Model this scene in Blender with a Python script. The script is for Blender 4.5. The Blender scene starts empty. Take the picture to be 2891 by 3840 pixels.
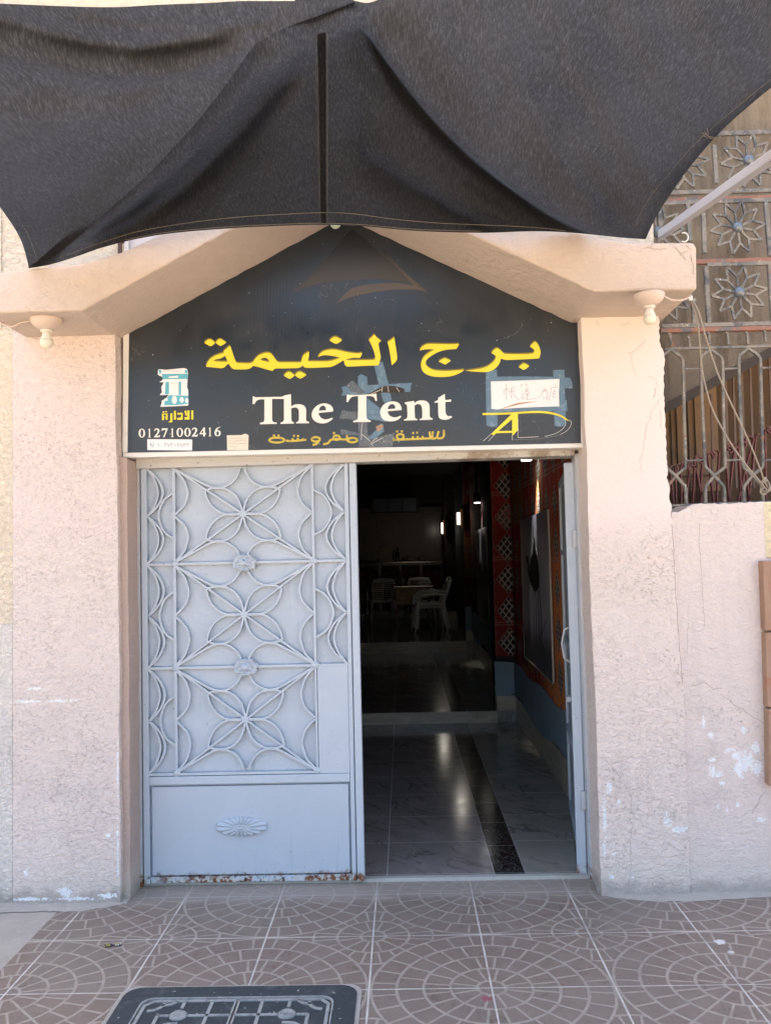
import bpy, math, random
import numpy as np
from mathutils import Vector, Matrix
random.seed(7)
SC = bpy.context.scene
COL = SC.collection
R_ = math.radians

# ---------------------------------------------------------------- camera
F_, TH, PS, RO, CAM_H, CAM_D = 3250.0, R_(2.9), R_(1.07), R_(1.3), 1.6, 4.07
FW = Vector((-math.sin(PS)*math.cos(TH), math.cos(PS)*math.cos(TH), math.sin(TH)))
R0 = Vector((math.cos(PS), math.sin(PS), 0))
U0 = R0.cross(FW)
RT = R0*math.cos(RO) - U0*math.sin(RO)
UP = U0*math.cos(RO) + R0*math.sin(RO)
CP = Vector((0, -CAM_D, CAM_H))
cam = bpy.data.cameras.new('camera'); camo = bpy.data.objects.new('camera', cam); COL.objects.link(camo)
cam.sensor_fit = 'VERTICAL'; cam.sensor_height = 36; cam.lens = 36*F_/3840
cam.clip_start = 0.05; cam.clip_end = 500
m3 = Matrix((RT, UP, -FW)).transposed()
camo.matrix_world = Matrix.Translation(CP) @ m3.to_4x4()
SC.camera = camo

# ---------------------------------------------------------------- light
SUN_EL, SUN_AZ = R_(58), R_(-18)          # sun high behind the building, a little to the left
W = bpy.data.worlds.new('World'); SC.world = W; W.use_nodes = True
wn = W.node_tree
bg = wn.nodes['Background']
sky = wn.nodes.new('ShaderNodeTexSky'); sky.sky_type = 'NISHITA'; sky.sun_disc = False
sky.sun_elevation = SUN_EL; sky.sun_rotation = SUN_AZ; sky.air_density = 1.0; sky.dust_density = 7.0; sky.ozone_density = 0.5
wn.links.new(sky.outputs[0], bg.inputs[0]); bg.inputs[1].default_value = 0.15
sl = bpy.data.lights.new('sun', 'SUN'); sl.energy = 5.0; sl.angle = R_(0.5); sl.color = (1.0, 0.93, 0.82)
so = bpy.data.objects.new('sun', sl); COL.objects.link(so)
sdir = Vector((math.sin(SUN_AZ)*math.cos(SUN_EL), math.cos(SUN_AZ)*math.cos(SUN_EL), math.sin(SUN_EL)))
so.rotation_euler = sdir.to_track_quat('Z', 'Y').to_euler()
so.location = (0, 6, 12)
vs = SC.view_settings
vs.view_transform = 'Standard'; vs.look = 'None'; vs.gamma = 1; vs.exposure = 2.5
try: vs.use_curve_mapping = False
except Exception: pass
SC.cycles.max_bounces = 10; SC.cycles.diffuse_bounces = 6

# ---------------------------------------------------------------- where a sight line meets a real plane
def ray(px, py):
    return FW + RT*((px-1445.5)/F_) - UP*((py-1920)/F_)
def P(px, py, Y):
    d = ray(px, py); t = (Y-CP.y)/d.y; return CP + d*t
def PX(px, py, X):
    d = ray(px, py); t = (X-CP.x)/d.x; return CP + d*t
def PZ(px, py, Z=0.0):
    d = ray(px, py); t = (Z-CP.z)/d.z; return CP + d*t

# ---------------------------------------------------------------- node expressions
class Ex:
    def __init__(s, nt, v): s.nt = nt; s.v = v
    def _m(s, op, b=None, c=None):
        n = s.nt.nodes.new('ShaderNodeMath'); n.operation = op
        for i, q in enumerate((s, b, c)):
            if q is None: continue
            if isinstance(q, Ex): s.nt.links.new(q.v, n.inputs[i])
            else: n.inputs[i].default_value = q
        return Ex(s.nt, n.outputs[0])
    def __add__(s, b): return s._m('ADD', b)
    def __sub__(s, b): return s._m('SUBTRACT', b)
    def __mul__(s, b): return s._m('MULTIPLY', b)
    def __truediv__(s, b): return s._m('DIVIDE', b)
    __radd__ = __add__; __rmul__ = __mul__
    def __rsub__(s, b): return (s*-1.0)+b
    def abs(s): return s._m('ABSOLUTE')
    def fract(s): return s._m('FRACT')
    def floor(s): return s._m('FLOOR')
    def sqrt(s): return s._m('SQRT')
    def sin(s): return s._m('SINE')
    def gt(s, b): return s._m('GREATER_THAN', b)
    def lt(s, b): return s._m('LESS_THAN', b)
    def mx(s, b): return s._m('MAXIMUM', b)
    def mn(s, b): return s._m('MINIMUM', b)
    def pp(s, k): return s._m('PINGPONG', k)
    def atan2(s, b): return s._m('ARCTAN2', b)
    def sm(s, a, b):
        n = s.nt.nodes.new('ShaderNodeMapRange'); n.interpolation_type = 'SMOOTHSTEP'
        s.nt.links.new(s.v, n.inputs[0]); n.inputs[1].default_value = a; n.inputs[2].default_value = b
        if a > b:
            n.inputs[1].default_value = b; n.inputs[2].default_value = a
            n.inputs[3].default_value = 1; n.inputs[4].default_value = 0
        return Ex(s.nt, n.outputs[0])

class Mt:
    """one procedural material"""
    def __init__(s, name, color=(.5, .5, .5), rough=.7, metal=0.0, spec=.5):
        s.m = bpy.data.materials.new(name); s.m.use_nodes = True
        s.nt = s.m.node_tree; s.b = s.nt.nodes['Principled BSDF']
        s.b.inputs['Base Color'].default_value = (*color, 1); s.b.inputs['Roughness'].default_value = rough
        s.b.inputs['Metallic'].default_value = metal
        s.b.inputs['Specular IOR Level'].default_value = spec
        s.c = None; s.base = color
    def pos(s, kind='world'):
        if kind == 'world':
            g = s.nt.nodes.new('ShaderNodeNewGeometry'); o = g.outputs['Position']
        else:
            g = s.nt.nodes.new('ShaderNodeTexCoord'); o = g.outputs[kind]
        x = s.nt.nodes.new('ShaderNodeSeparateXYZ'); s.nt.links.new(o, x.inputs[0])
        s.vec = o
        return tuple(Ex(s.nt, x.outputs[i]) for i in range(3))
    def comb(s, x, y, z):
        n = s.nt.nodes.new('ShaderNodeCombineXYZ')
        for i, q in enumerate((x, y, z)):
            if isinstance(q, Ex): s.nt.links.new(q.v, n.inputs[i])
            else: n.inputs[i].default_value = q
        return n.outputs[0]
    def noise(s, scale, detail=4, rough=.55, vec=None, dist=0.0, col=False):
        n = s.nt.nodes.new('ShaderNodeTexNoise'); n.inputs['Scale'].default_value = scale
        n.inputs['Detail'].default_value = detail; n.inputs['Roughness'].default_value = rough
        n.inputs['Distortion'].default_value = dist
        if vec is None: vec = s.vec
        s.nt.links.new(vec, n.inputs['Vector'])
        return Ex(s.nt, n.outputs['Color' if col else 'Fac'])
    def voro(s, scale, feature='F1', vec=None, out='Distance'):
        n = s.nt.nodes.new('ShaderNodeTexVoronoi'); n.feature = feature; n.inputs['Scale'].default_value = scale
        s.nt.links.new(vec if vec is not None else s.vec, n.inputs['Vector'])
        return Ex(s.nt, n.outputs[out])
    def wnoise(s, vec):
        n = s.nt.nodes.new('ShaderNodeTexWhiteNoise'); n.noise_dimensions = '3D'
        s.nt.links.new(vec, n.inputs['Vector']); return Ex(s.nt, n.outputs['Value'])
    def over(s, fac, color):
        """lay a colour over what is there"""
        n = s.nt.nodes.new('ShaderNodeMix'); n.data_type = 'RGBA'
        if isinstance(fac, Ex): s.nt.links.new(fac.v, n.inputs[0])
        else: n.inputs[0].default_value = fac
        if s.c is None: n.inputs[6].default_value = (*s.base, 1)
        else: s.nt.links.new(s.c, n.inputs[6])
        if isinstance(color, Ex): s.nt.links.new(color.v, n.inputs[7])
        else: n.inputs[7].default_value = (*color, 1)
        s.c = n.outputs[2]
        s.nt.links.new(s.c, s.b.inputs['Base Color']); return s
    def rough(s, e):
        s.nt.links.new(e.v, s.b.inputs['Roughness']); return s
    def bump(s, e, dist=.004, strength=1.0):
        n = s.nt.nodes.new('ShaderNodeBump'); n.inputs['Distance'].default_value = dist
        n.inputs['Strength'].default_value = strength
        s.nt.links.new(e.v, n.inputs['Height'])
        s.nt.links.new(n.outputs[0], s.b.inputs['Normal']); return s
    def emit(s, color, strength):
        s.b.inputs['Emission Color'].default_value = (*color, 1); s.b.inputs['Emission Strength'].default_value = strength; return s

# ---------------------------------------------------------------- mesh collecting
def catmull(pts, closed=False, n=5):
    """pts: (x, y[, 1]) - a third value marks a corner; returns a denser list"""
    q = [(p[0], p[1], len(p) > 2) for p in pts]; N = len(q); out = []
    rng = range(N) if closed else range(N-1)
    for i in rng:
        a, b = q[i], q[(i+1) % N]
        pa = q[i-1] if (i > 0 or closed) else a
        pb = q[(i+2) % N] if (i+2 < N or closed) else b
        ta = (0, 0) if a[2] else ((b[0]-pa[0])/2, (b[1]-pa[1])/2)
        tb = (0, 0) if b[2] else ((pb[0]-a[0])/2, (pb[1]-a[1])/2)
        if a[2] and b[2]: out.append((a[0], a[1])); continue
        for k in range(n):
            t = k/n; h1 = 2*t**3-3*t*t+1; h2 = t**3-2*t*t+t; h3 = -2*t**3+3*t*t; h4 = t**3-t*t
            out.append(tuple(h1*a[j]+h2*ta[j]+h3*b[j]+h4*tb[j] for j in (0, 1)))
    if not closed: out.append((q[-1][0], q[-1][1]))
    return out

class MB:
    def __init__(s): s.v = []; s.f = []
    def add(s, vs, fs):
        o = len(s.v); s.v += [tuple(v) for v in vs]; s.f += [tuple(o+i for i in f) for f in fs]
    def quad(s, a, b, c, d): s.add((a, b, c, d), ((0, 1, 2, 3),))
    def box(s, x0, x1, y0, y1, z0, z1):
        s.add([(x, y, z) for z in (z0, z1) for y in (y0, y1) for x in (x0, x1)],
              [(0, 2, 3, 1), (4, 5, 7, 6), (0, 1, 5, 4), (2, 6, 7, 3), (0, 4, 6, 2), (1, 3, 7, 5)])
    def hexa(s, p):
        """8 points, ordered as box"""
        s.add(p, [(0, 2, 3, 1), (4, 5, 7, 6), (0, 1, 5, 4), (2, 6, 7, 3), (0, 4, 6, 2), (1, 3, 7, 5)])
    def prism(s, poly, y0, y1, axis='Y'):
        n = len(poly)
        f = {'Y': lambda a, b, c: (a, c, b), 'X': lambda a, b, c: (c, a, b), 'Z': lambda a, b, c: (a, b, c)}[axis]
        s.add([f(a, b, y0) for a, b in poly]+[f(a, b, y1) for a, b in poly],
              [tuple(range(n)), tuple(range(2*n-1, n-1, -1))]+[(i, i+n, (i+1) % n+n, (i+1) % n) for i in range(n)])
    def tube(s, path, r, k=8, closed=False, square=False):
        path = [Vector(p) for p in path]; N = len(path); rings = []
        nrm = None
        if square: k = 4
        for i, p in enumerate(path):
            if closed: t = (path[(i+1) % N]-path[i-1])
            else: t = path[min(i+1, N-1)]-path[max(i-1, 0)]
            if t.length < 1e-9: t = Vector((0, 0, 1))
            t.normalize()
            if nrm is None:
                ref = Vector((0, 1, 0)) if abs(t.y) < .9 else Vector((1, 0, 0))
                nrm = (ref-t*ref.dot(t)).normalized()
            else:
                nrm = nrm-t*nrm.dot(t)
                if nrm.length < 1e-6: nrm = t.orthogonal()
                nrm.normalize()
            b = t.cross(nrm); ri = r[i] if isinstance(r, (list, tuple)) else r
            off = math.pi/4 if square else 0
            rings.append([p+(nrm*math.cos(2*math.pi*j/k+off)+b*math.sin(2*math.pi*j/k+off))*ri for j in range(k)])
        vs = [q for g in rings for q in g]; fs = []
        for i in range(N if closed else N-1):
            for j in range(k):
                a = i*k+j; b = i*k+(j+1) % k; c = ((i+1) % N)*k+(j+1) % k; d = ((i+1) % N)*k+j
                fs.append((a, b, c, d))
        if not closed: fs += [tuple(range(k-1, -1, -1)), tuple((N-1)*k+j for j in range(k))]
        s.add(vs, fs)
    def bar(s, path, w, y0, y1, closed=False):
        """flat bar in an XZ plane: path of (x, z), width w, from y0 (front) to y1"""
        N = len(path); L = []; Rr = []
        for i in range(N):
            a = path[i-1] if (i > 0 or closed) else path[i]; b = path[(i+1) % N] if (i < N-1 or closed) else path[i]
            dx, dz = b[0]-a[0], b[1]-a[1]; l = math.hypot(dx, dz) or 1
            nx, nz = -dz/l*w/2, dx/l*w/2
            L.append((path[i][0]+nx, path[i][1]+nz)); Rr.append((path[i][0]-nx, path[i][1]-nz))
        vs = []; fs = []
        for i in range(N):
            vs += [(L[i][0], y0, L[i][1]), (Rr[i][0], y0, Rr[i][1]), (Rr[i][0], y1, Rr[i][1]), (L[i][0], y1, L[i][1])]
        for i in range(N if closed else N-1):
            j = (i+1) % N
            for k in range(4): fs.append((i*4+k, i*4+(k+1) % 4, j*4+(k+1) % 4, j*4+k))
        if not closed: fs += [(3, 2, 1, 0), tuple((N-1)*4+k for k in range(4))]
        s.add(vs, fs)
    def lathe(s, prof, c, k=24, axis='Z'):
        """prof: (radius, height) from one end to the other"""
        vs = []; fs = []
        for r, h in prof:
            for j in range(k):
                a = 2*math.pi*j/k; x, y = r*math.cos(a), r*math.sin(a)
                p = (x, y, h) if axis == 'Z' else ((x, h, y) if axis == 'Y' else (h, x, y))
                vs.append((c[0]+p[0], c[1]+p[1], c[2]+p[2]))
        n = len(prof)
        for i in range(n-1):
            for j in range(k): fs.append((i*k+j, i*k+(j+1) % k, (i+1)*k+(j+1) % k, (i+1)*k+j))
        fs += [tuple(range(k-1, -1, -1)), tuple((n-1)*k+j for j in range(k))]
        s.add(vs, fs)
    def grid(s, pts):
        """pts[i][j] -> sheet"""
        n, m = len(pts), len(pts[0])
        s.add([p for r in pts for p in r],
              [(i*m+j, i*m+j+1, (i+1)*m+j+1, (i+1)*m+j) for i in range(n-1) for j in range(m-1)])
    def build(s, name, mat, parent=None, smooth=False, bevel=0.0, solid=0.0, fixn=True):
        return link(name, s.v, s.f, mat, parent, smooth, bevel, solid, fixn)

def worigin(o):
    l = Vector(o.location)
    while o.parent: o = o.parent; l = l+Vector(o.location)
    return l
def link(name, vs, fs, mat, parent=None, smooth=False, bevel=0.0, solid=0.0, fixn=True):
    A = np.array(vs, dtype=float)
    if parent is None:
        lo, hi = A.min(0), A.max(0); org = Vector(((lo[0]+hi[0])/2, (lo[1]+hi[1])/2, lo[2]))
        off = org
    else:
        org = Vector((0, 0, 0)); off = worigin(parent)
    A = A-np.array(off)
    me = bpy.data.meshes.new(name); me.from_pydata(A.tolist(), [], fs); me.update()
    if fixn:
        import bmesh
        b = bmesh.new(); b.from_mesh(me); bmesh.ops.recalc_face_normals(b, faces=b.faces); b.to_mesh(me); b.free()
    if smooth:
        for p in me.polygons: p.use_smooth = True
    o = bpy.data.objects.new(name, me); COL.objects.link(o)
    o.location = org
    if parent is not None: o.parent = parent
    me.materials.append(mat.m if isinstance(mat, Mt) else mat)
    if bevel:
        md = o.modifiers.new('bevel', 'BEVEL'); md.width = bevel; md.segments = 2; md.limit_method = 'ANGLE'
    if solid:
        md = o.modifiers.new('solid', 'SOLIDIFY'); md.thickness = solid; md.offset = 0
    return o
def tag(o, label=None, cat=None, group=None, kind=None):
    if label: o['label'] = label
    if cat: o['category'] = cat
    if group: o['group'] = group
    if kind: o['kind'] = kind
    return o
def thing(name, loc, label, cat, group=None):
    o = bpy.data.objects.new(name, None); COL.objects.link(o); o.location = loc; o.empty_display_size = .1
    return tag(o, label, cat, group)
def copy_thing(o, loc, rz=None, label=None):
    c = o.copy(); COL.objects.link(c); c.location = loc
    if rz is not None: c.rotation_euler = (0, 0, rz)
    if label: c['label'] = label
    for ch in [x for x in o.children]:
        d = ch.copy(); COL.objects.link(d); d.parent = c
        for g in [x for x in ch.children]:
            e = g.copy(); COL.objects.link(e); e.parent = d
    return c
def flat(name, polys, mat, parent, Y, depth=.0015, smooth=True, n=4):
    """closed outlines (x, z[,1]) with holes -> thin solid facing -Y, front face at Y"""
    cu = bpy.data.curves.new('tmp', 'CURVE'); cu.dimensions = '2D'; cu.fill_mode = 'BOTH'; cu.extrude = depth/2
    for p in polys:
        q = catmull(p, True, n) if smooth else p
        sp = cu.splines.new('POLY'); sp.points.add(len(q)-1); sp.use_cyclic_u = True
        for i, a in enumerate(q): sp.points[i].co = (a[0], a[1], 0, 1)
    ob = bpy.data.objects.new('tmp', cu)
    me = ob.to_mesh()
    vs = [(v.co.x, Y+depth/2-v.co.z, v.co.y) for v in me.vertices]; fs = [tuple(p.vertices) for p in me.polygons]
    ob.to_mesh_clear(); bpy.data.objects.remove(ob); bpy.data.curves.remove(cu)
    return link(name, vs, fs, mat, parent)
def jit(a): return random.uniform(-a, a)

# ================================================================ materials
PY, WALL_H = .06, 8.3          # wall face, wall top
def stucco(name, base, scale=70, crease=.5, plate=.006, grime=True, fade=None, streak=0.0, flakes=True):
    m = Mt(name, base, .92, spec=.2)
    x, y, z = m.pos()
    v = m.comb(x*.85, y*.85, z*1.25)
    n1 = m.noise(scale, 4, .6, vec=v, dist=.9); n2 = m.noise(scale*.5, 5, .65, vec=v, dist=.6); n3 = m.noise(2.2, 4, .6)
    fine = m.noise(260, 3, .7)
    wide = m.noise(.9, 3, .55)
    k = 1.0 if fade is None else z.sm(fade[0], fade[1])*(1-fade[2])+fade[2]
    m.over(wide.sm(.42, .68)*.30, tuple(c*.88 for c in base))
    m.over(n3.sm(.5, .72)*.30, (base[0]*1.05, base[1]*1.07, base[2]*1.08))
    m.over(m.noise(9, 5, .7).sm(.56, .75)*.18, tuple(c*.84 for c in base))
    cr = (n1-.46).abs().sm(.034, .008)*m.noise(scale*.8, 2, .5).sm(.50, .58)*m.noise(3.5, 4, .7).sm(.34, .62)
    m.over(cr*crease*k, (base[0]*.45, base[1]*.40, base[2]*.37))  # creases darkened in the colour, standing in for weak relief shading
    cr2 = (n2-.52).abs().sm(.012, .003)*m.noise(6.1, 3, .6).sm(.52, .62)
    m.over(cr2*crease*.7*k, (base[0]*.48, base[1]*.44, base[2]*.42))
    m.over(m.noise(150, 2, .5).sm(.70, .76)*.4, tuple(c*.6 for c in base))
    if streak:
        st = m.noise(1, 4, .65, vec=m.comb(x*55, y*55, z*6))
        m.over(st.sm(.62, .72)*m.noise(4, 3).sm(.42, .6)*streak, tuple(c*.62 for c in base))
        st2 = m.noise(1, 3, .6, vec=m.comb(x*22, y*22, z*1.6))
        m.over(st2.sm(.55, .75)*streak*.5, tuple(c*.85 for c in base))
    if grime:
        dark = m.noise(3.4, 5, .75).sm(.52, .74)*z.sm(1.35, .9)*z.sm(.1, .5)
        m.over(dark*.30, (.34, .31, .29))
        dots = m.noise(75, 3, .7).sm(.60, .66)*m.noise(2.1, 3).sm(.5, .62)*z.sm(1.2, .8)*z.sm(.2, .5)
        m.over(dots*.55, (.24, .22, .20))
        damp = (z+m.noise(8, 4, .7)*.1).sm(.26, .14)
        m.over(damp*.35, (.60, .55, .46))
        base_d = (z+m.noise(14, 4, .7)*.14).sm(.16, .09)
        m.over(base_d*.7, (.34, .31, .27))
    if flakes:
        fl2 = m.noise(70, 3, .6).sm(.705, .725)*z.sm(.8, .3)
        m.over(fl2*.9, (.84, .84, .82))
    h = n1.sm(.36, .60)*.5+n2.sm(.42, .58)*.5+fine*.15+wide*2.0
    m.bump(h*k if fade is not None else h, plate, 1.0)
    return m
PINK = (.72, .62, .56)
M_pier = stucco('pink_stucco', PINK, 62, .8, .0035)
M_pier2 = stucco('pink_stucco_smooth', (.745, .645, .58), 58, .85, .0038, fade=(1.9, 1.55, .16))
M_low = stucco('pink_plaster', (.71, .615, .56), 60, .18, .003, streak=.55)
M_beam = stucco('beam_plaster', (.57, .475, .395), 30, .25, .003, grime=False, flakes=False, streak=.22)
M_jamb = stucco('jamb_plaster', (.50, .385, .325), 90, .25, .002)
M_cream = stucco('cream_stucco', (.76, .66, .51), 60, .5, grime=False, flakes=False)
M_white = stucco('white_stucco', (.80, .74, .67), 80, .18)
M_yel = stucco('pale_yellow_plaster', (.78, .68, .46), 60, .3, grime=False, flakes=False)

def patches(m, spots, Y, colr=(.80, .81, .81), extra=None):
    """ragged patches where paint has come off: (photo x, y, radius in photo px, height factor, sharpness)"""
    x, y, z = m.pos(); f1 = m.noise(38, 5, .75); f2 = m.noise(95, 3, .7); tot = None
    for cx, cy, r, k in spots:
        c = P(cx, cy, Y); s_ = r*CAM_D/F_
        d = ((x-c.x)*(x-c.x)+((z-c.z)/k)*((z-c.z)/k)).sqrt()/s_
        v = (d+(f1-.5)*3.0+(f2-.5)*2.6).sm(.80, .68)
        tot = v if tot is None else tot.mx(v)
    m.over(tot, colr)
patches(M_low, [(2778, 2885, 34, 1), (2762, 2835, 24, .9), (2800, 2860, 50, .9), (2735, 2815, 24, .6), (2675, 2850, 15, .9), (2672, 2895, 14, 1.8), (2694, 2905, 13, 1.2), (2708, 2938, 16, .6), (2640, 2710, 10, 2.2), (2665, 2757, 12, 1), (2792, 2748, 11, 1.8), (2835, 2805, 20, 1.2), (2842, 2880, 22, 1.6), (2690, 3025, 10, 1.3), (2730, 3040, 6, 1), (2855, 3077, 18, .45), (2768, 3020, 5, 2)], PY)
patches(M_pier2, [(2504, 3078, 17, 1.5), (2550, 3110, 42, .3), (2266, 3060, 9, 9), (2300, 3205, 8, 1), (2320, 3006, 9, 1), (2285, 2950, 12, 2), (2292, 3288, 9, 1), (2265, 3180, 6, 6), (2370, 3290, 6, 1)], PY)
patches(M_pier, [(110, 2630, 60, .10), (225, 2629, 65, .09), (140, 2582, 40, .15), (405, 3132, 14, 1), (100, 3275, 12, 1.5), (443, 2900, 4, 30), (443, 3200, 4, 30), (120, 3372, 70, .10), (280, 3370, 80, .10), (250, 3345, 30, .7), (400, 3360, 40, .3)], PY)

def brownwall():
    m = Mt('brown_render', (.245, .205, .155), .95, spec=.1)
    x, y, z = m.pos()
    v = m.comb(x*9, y*9, z*1.2)
    n = m.noise(1, 6, .7, vec=v)
    m.over(n.sm(.42, .62)*.7, (.11, .082, .058))
    m.over(m.noise(2.2, 3, .6).sm(.55, .72)*.55, (.36, .29, .20))
    m.over(z.sm(2.75, 2.35)*.6, (.125, .108, .098))  # shade on the lower wall painted in as a darker grey
    g = m.noise(160, 3, .7); m.over(g.sm(.52, .7)*.5, (.12, .095, .075))
    m.bump(g, .008, 1); return m
M_brown = brownwall()

def tiles():
    m = Mt('fan_pattern_tiles', (.205, .165, .135), .55, spec=.35)
    x, y, z = m.pos()
    u = (x-.290)/.4525; v = (y-.118)/.45
    a = u.pp(1.0); b = v.pp(1.0)
    r1 = (a*a+b*b).sqrt(); a2 = 1.0-a; b2 = 1.0-b; r2 = (a2*a2+b2*b2).sqrt()
    t1 = b.atan2(a+1e-5)/(math.pi/2); t2 = b2.atan2(a2+1e-5)/(math.pi/2)
    wob = (m.noise(40, 2)-.5)*.012
    def ring(r, rk, w=.0125): return ((r-rk)+wob).abs().sm(w*1.25, w*.75)
    def rad(r, t, n, lo, hi):
        d = ((t*n+.5).fract()-.5).abs() if n % 2 == 0 else ((t*n).fract()-.5).abs()
        return (d*r*(math.pi/2/n)+wob*.6).sm(.0145, .0075)*r.gt(lo)*r.lt(hi)
    big = ring(r1, .115, .014)
    for k in (.335, .555, .775, .985): big = big.mx(ring(r1, k))
    for n, lo, hi in ((3, .115, .335), (5, .335, .555), (6, .555, .775), (7, .775, .985)):
        big = big.mx(rad(r1, t1, n, lo, hi))
    sml = ring(r2, .115, .014)
    for k in (.335, .555): sml = sml.mx(ring(r2, k))
    for n, lo, hi in ((3, .115, .335), (5, .335, .555), (6, .555, 2)):
        sml = sml.mx(rad(r2, t2, n, lo, hi))
    out = r1.gt(.985)
    line = big.mx(sml*out)
    idx = m.comb(u.floor(), v.floor(), 0.0)
    rnd = m.wnoise(idx)
    m.over(rnd*.5, (.225, .14, .105))
    m.over(rnd.gt(.62)*.35, (0.178, 0.150, 0.127))
    vein = m.voro(26, 'DISTANCE_TO_EDGE', vec=m.comb(x+(m.noise(12, 3)-.5)*.16, y+(m.noise(13, 3)-.5)*.16, z))
    m.over(vein.sm(.045, .0)*m.noise(5, 3).sm(.45, .6)*.55, (0.092, 0.052, 0.039))
    m.over(m.noise(30, 6, .75).sm(.5, .75)*.4, (0.281, 0.222, 0.177))
    m.over(line*(m.noise(18, 3, .6).sm(.25, .6)*.35+.42), (.40, .345, .29))
    du = (u.fract()-.5).abs(); dv = (v.fract()-.5).abs()
    gr = (du+(m.noise(90, 2)-.5)*.010).gt(.4925).mx((dv+(m.noise(80, 2)-.5)*.010).gt(.4935))
    m.over(gr*(m.noise(7, 3).sm(.3, .55)*.5+.45), (.58, .545, .50))
    m.over(m.noise(1.6, 5, .7).sm(.5, .72)*.45, (.115, .10, .09))
    m.over(m.noise(55, 4, .7).sm(.62, .68)*m.noise(2.8, 3).sm(.45, .6)*.5, (.08, .07, .065))
    dust = m.noise(3.2, 6, .7).sm(.42, .75)
    m.over(dust*.30, (0.356, 0.295, 0.241))
    m.over(m.noise(120, 2).sm(.72, .75)*.7, (.55, .53, .5))
    m.over((y+m.noise(6, 4, .7)*.22).sm(.10, .26)*.55, (.42, .37, .32))
    def spot(cx, cy, rad_, colr, k=1.0, sc=30):
        nonlocal m
        d = ((x-cx)*(x-cx)+(y-cy)*(y-cy)).sqrt()+(m.noise(sc, 4, .7)-.5)*rad_*1.7
        m.over(d.sm(rad_*.75, rad_*.5)*k, colr)
    spot(PZ(1825, 3745).x, PZ(1825, 3745).y, .028, (.30, .07, .10), .85, 45)
    spot(PZ(2698, 3532).x, PZ(2698, 3532).y, .035, (.66, .65, .63), .9, 50)
    spot(PZ(2740, 3570).x, PZ(2740, 3570).y, .02, (.60, .59, .57), .8, 70)
    spot(PZ(1330, 3470).x, PZ(1330, 3470).y, .012, (.1, .1, .1), .6, 70)
    m.bump(line*-1.0+gr*-.6, .0015, .6)
    m.rough(m.noise(6, 4).sm(.3, .7)*.2+.5)
    return m
M_tile = tiles()

def concrete(name, base=(.40, .37, .34), s=1.0):
    m = Mt(name, base, .95, spec=.2); x, y, z = m.pos()
    m.over(m.noise(2.5*s, 6, .7).sm(.4, .7)*.5, tuple(c*.7 for c in base))
    m.over(m.noise(20*s, 6, .7).sm(.5, .7)*.45, tuple(min(1, c*1.35) for c in base))
    m.over(m.noise(90*s, 3, .6).sm(.62, .7)*.4, tuple(c*.5 for c in base))
    m.bump(m.noise(60*s, 6, .75), .006, .9); return m
M_conc = concrete('worn_concrete', (.43, .385, .335))
M_cement = concrete('cement_fillet', (.46, .42, .37), 2)
M_street = concrete('dusty_street', (.36, .29, .215), .6)

def doorpaint(name, base=(.455, .515, .575), rust=True, dirt=1.0):
    m = Mt(name, base, .42, spec=.45); x, y, z = m.pos()
    m.over(m.noise(1.6, 4, .6).sm(.4, .7)*.25, tuple(c*.88 for c in base))
    m.over(m.noise(7, 6, .7).sm(.5, .75)*.18, (.60, .65, .68))
    m.over(m.noise(90, 3, .6).sm(.695, .715)*m.noise(3, 2).sm(.45, .6)*dirt, (.07, .055, .05))
    m.over(m.noise(34, 5, .7).sm(.69, .70)*m.noise(2.4, 2).sm(.55, .62)*dirt*.8, (.12, .09, .075))
    m.over(m.noise(1, 4, .7, vec=m.comb(x*45, y*45, z*2.2)).sm(.58, .72)*m.noise(2.2, 3).sm(.4, .62)*.35, tuple(c*.62 for c in base))
    if rust:
        k = (z+(m.noise(11, 5, .75)-.5)*.11).sm(.066, .036)
        m.over(k*m.noise(9, 3).sm(.38, .5), (.20, .075, .03))
        m.over(k*m.noise(28, 4, .7).sm(.5, .6), (.035, .022, .02))
        m.over((z+(m.noise(17, 5, .75)-.5)*.12).sm(.08, .03)*m.noise(40, 3).sm(.48, .56)*.8, (.55, .56, .52))
    m.bump(m.noise(55, 5, .65)*.6+m.noise(6, 2)*.4, .0022, .6)
    m.rough(m.noise(14, 3).sm(.3, .7)*.2+.36)
    return m
M_door = doorpaint('grey_blue_door_paint')
M_sheet = doorpaint('grey_blue_sheet_metal', (.44, .50, .56))
M_frame = doorpaint('worn_frame_paint', (.47, .49, .51), dirt=1.3)
M_lintel = doorpaint('dirty_lintel_paint', (.50, .49, .46), rust=False, dirt=1.6)
def lintel_extra():
    m = M_lintel; x, y, z = m.pos()
    m.over((m.noise(5, 5, .75)+(x-.2)*.25).sm(.52, .66)*.7, (.20, .13, .06))
    m.over(m.noise(45, 4, .7).sm(.64, .67), (.09, .06, .045))
lintel_extra()

def ironwork():
    m = Mt('weathered_iron', (.17, .165, .15), .75, .0, .3); x, y, z = m.pos()
    m.over(m.noise(14, 5, .7).sm(.42, .58)*.8, (.27, .24, .19))
    m.over(m.noise(6, 5, .7).sm(.52, .6)*.75, (.075, .082, .088))
    m.over(m.noise(11, 4, .7).sm(.61, .67)*.8, (.25, .12, .075))
    m.over(m.noise(70, 3, .6).sm(.66, .69), (.55, .53, .48))
    m.bump(m.noise(110, 3), .003, .8); return m
M_iron = ironwork()
def rustrail():
    m = Mt('rust_primer_iron', (.27, .135, .095), .8, 0, .3); x, y, z = m.pos()
    m.over(m.noise(9, 5, .7).sm(.48, .58)*.85, (.12, .13, .135))
    m.over(m.noise(16, 5, .7).sm(.56, .64)*.8, (.42, .34, .22)); return m
M_rust = rustrail()
M_boss = Mt('dull_steel_boss', (.17, .19, .21), .35, .5)
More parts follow.
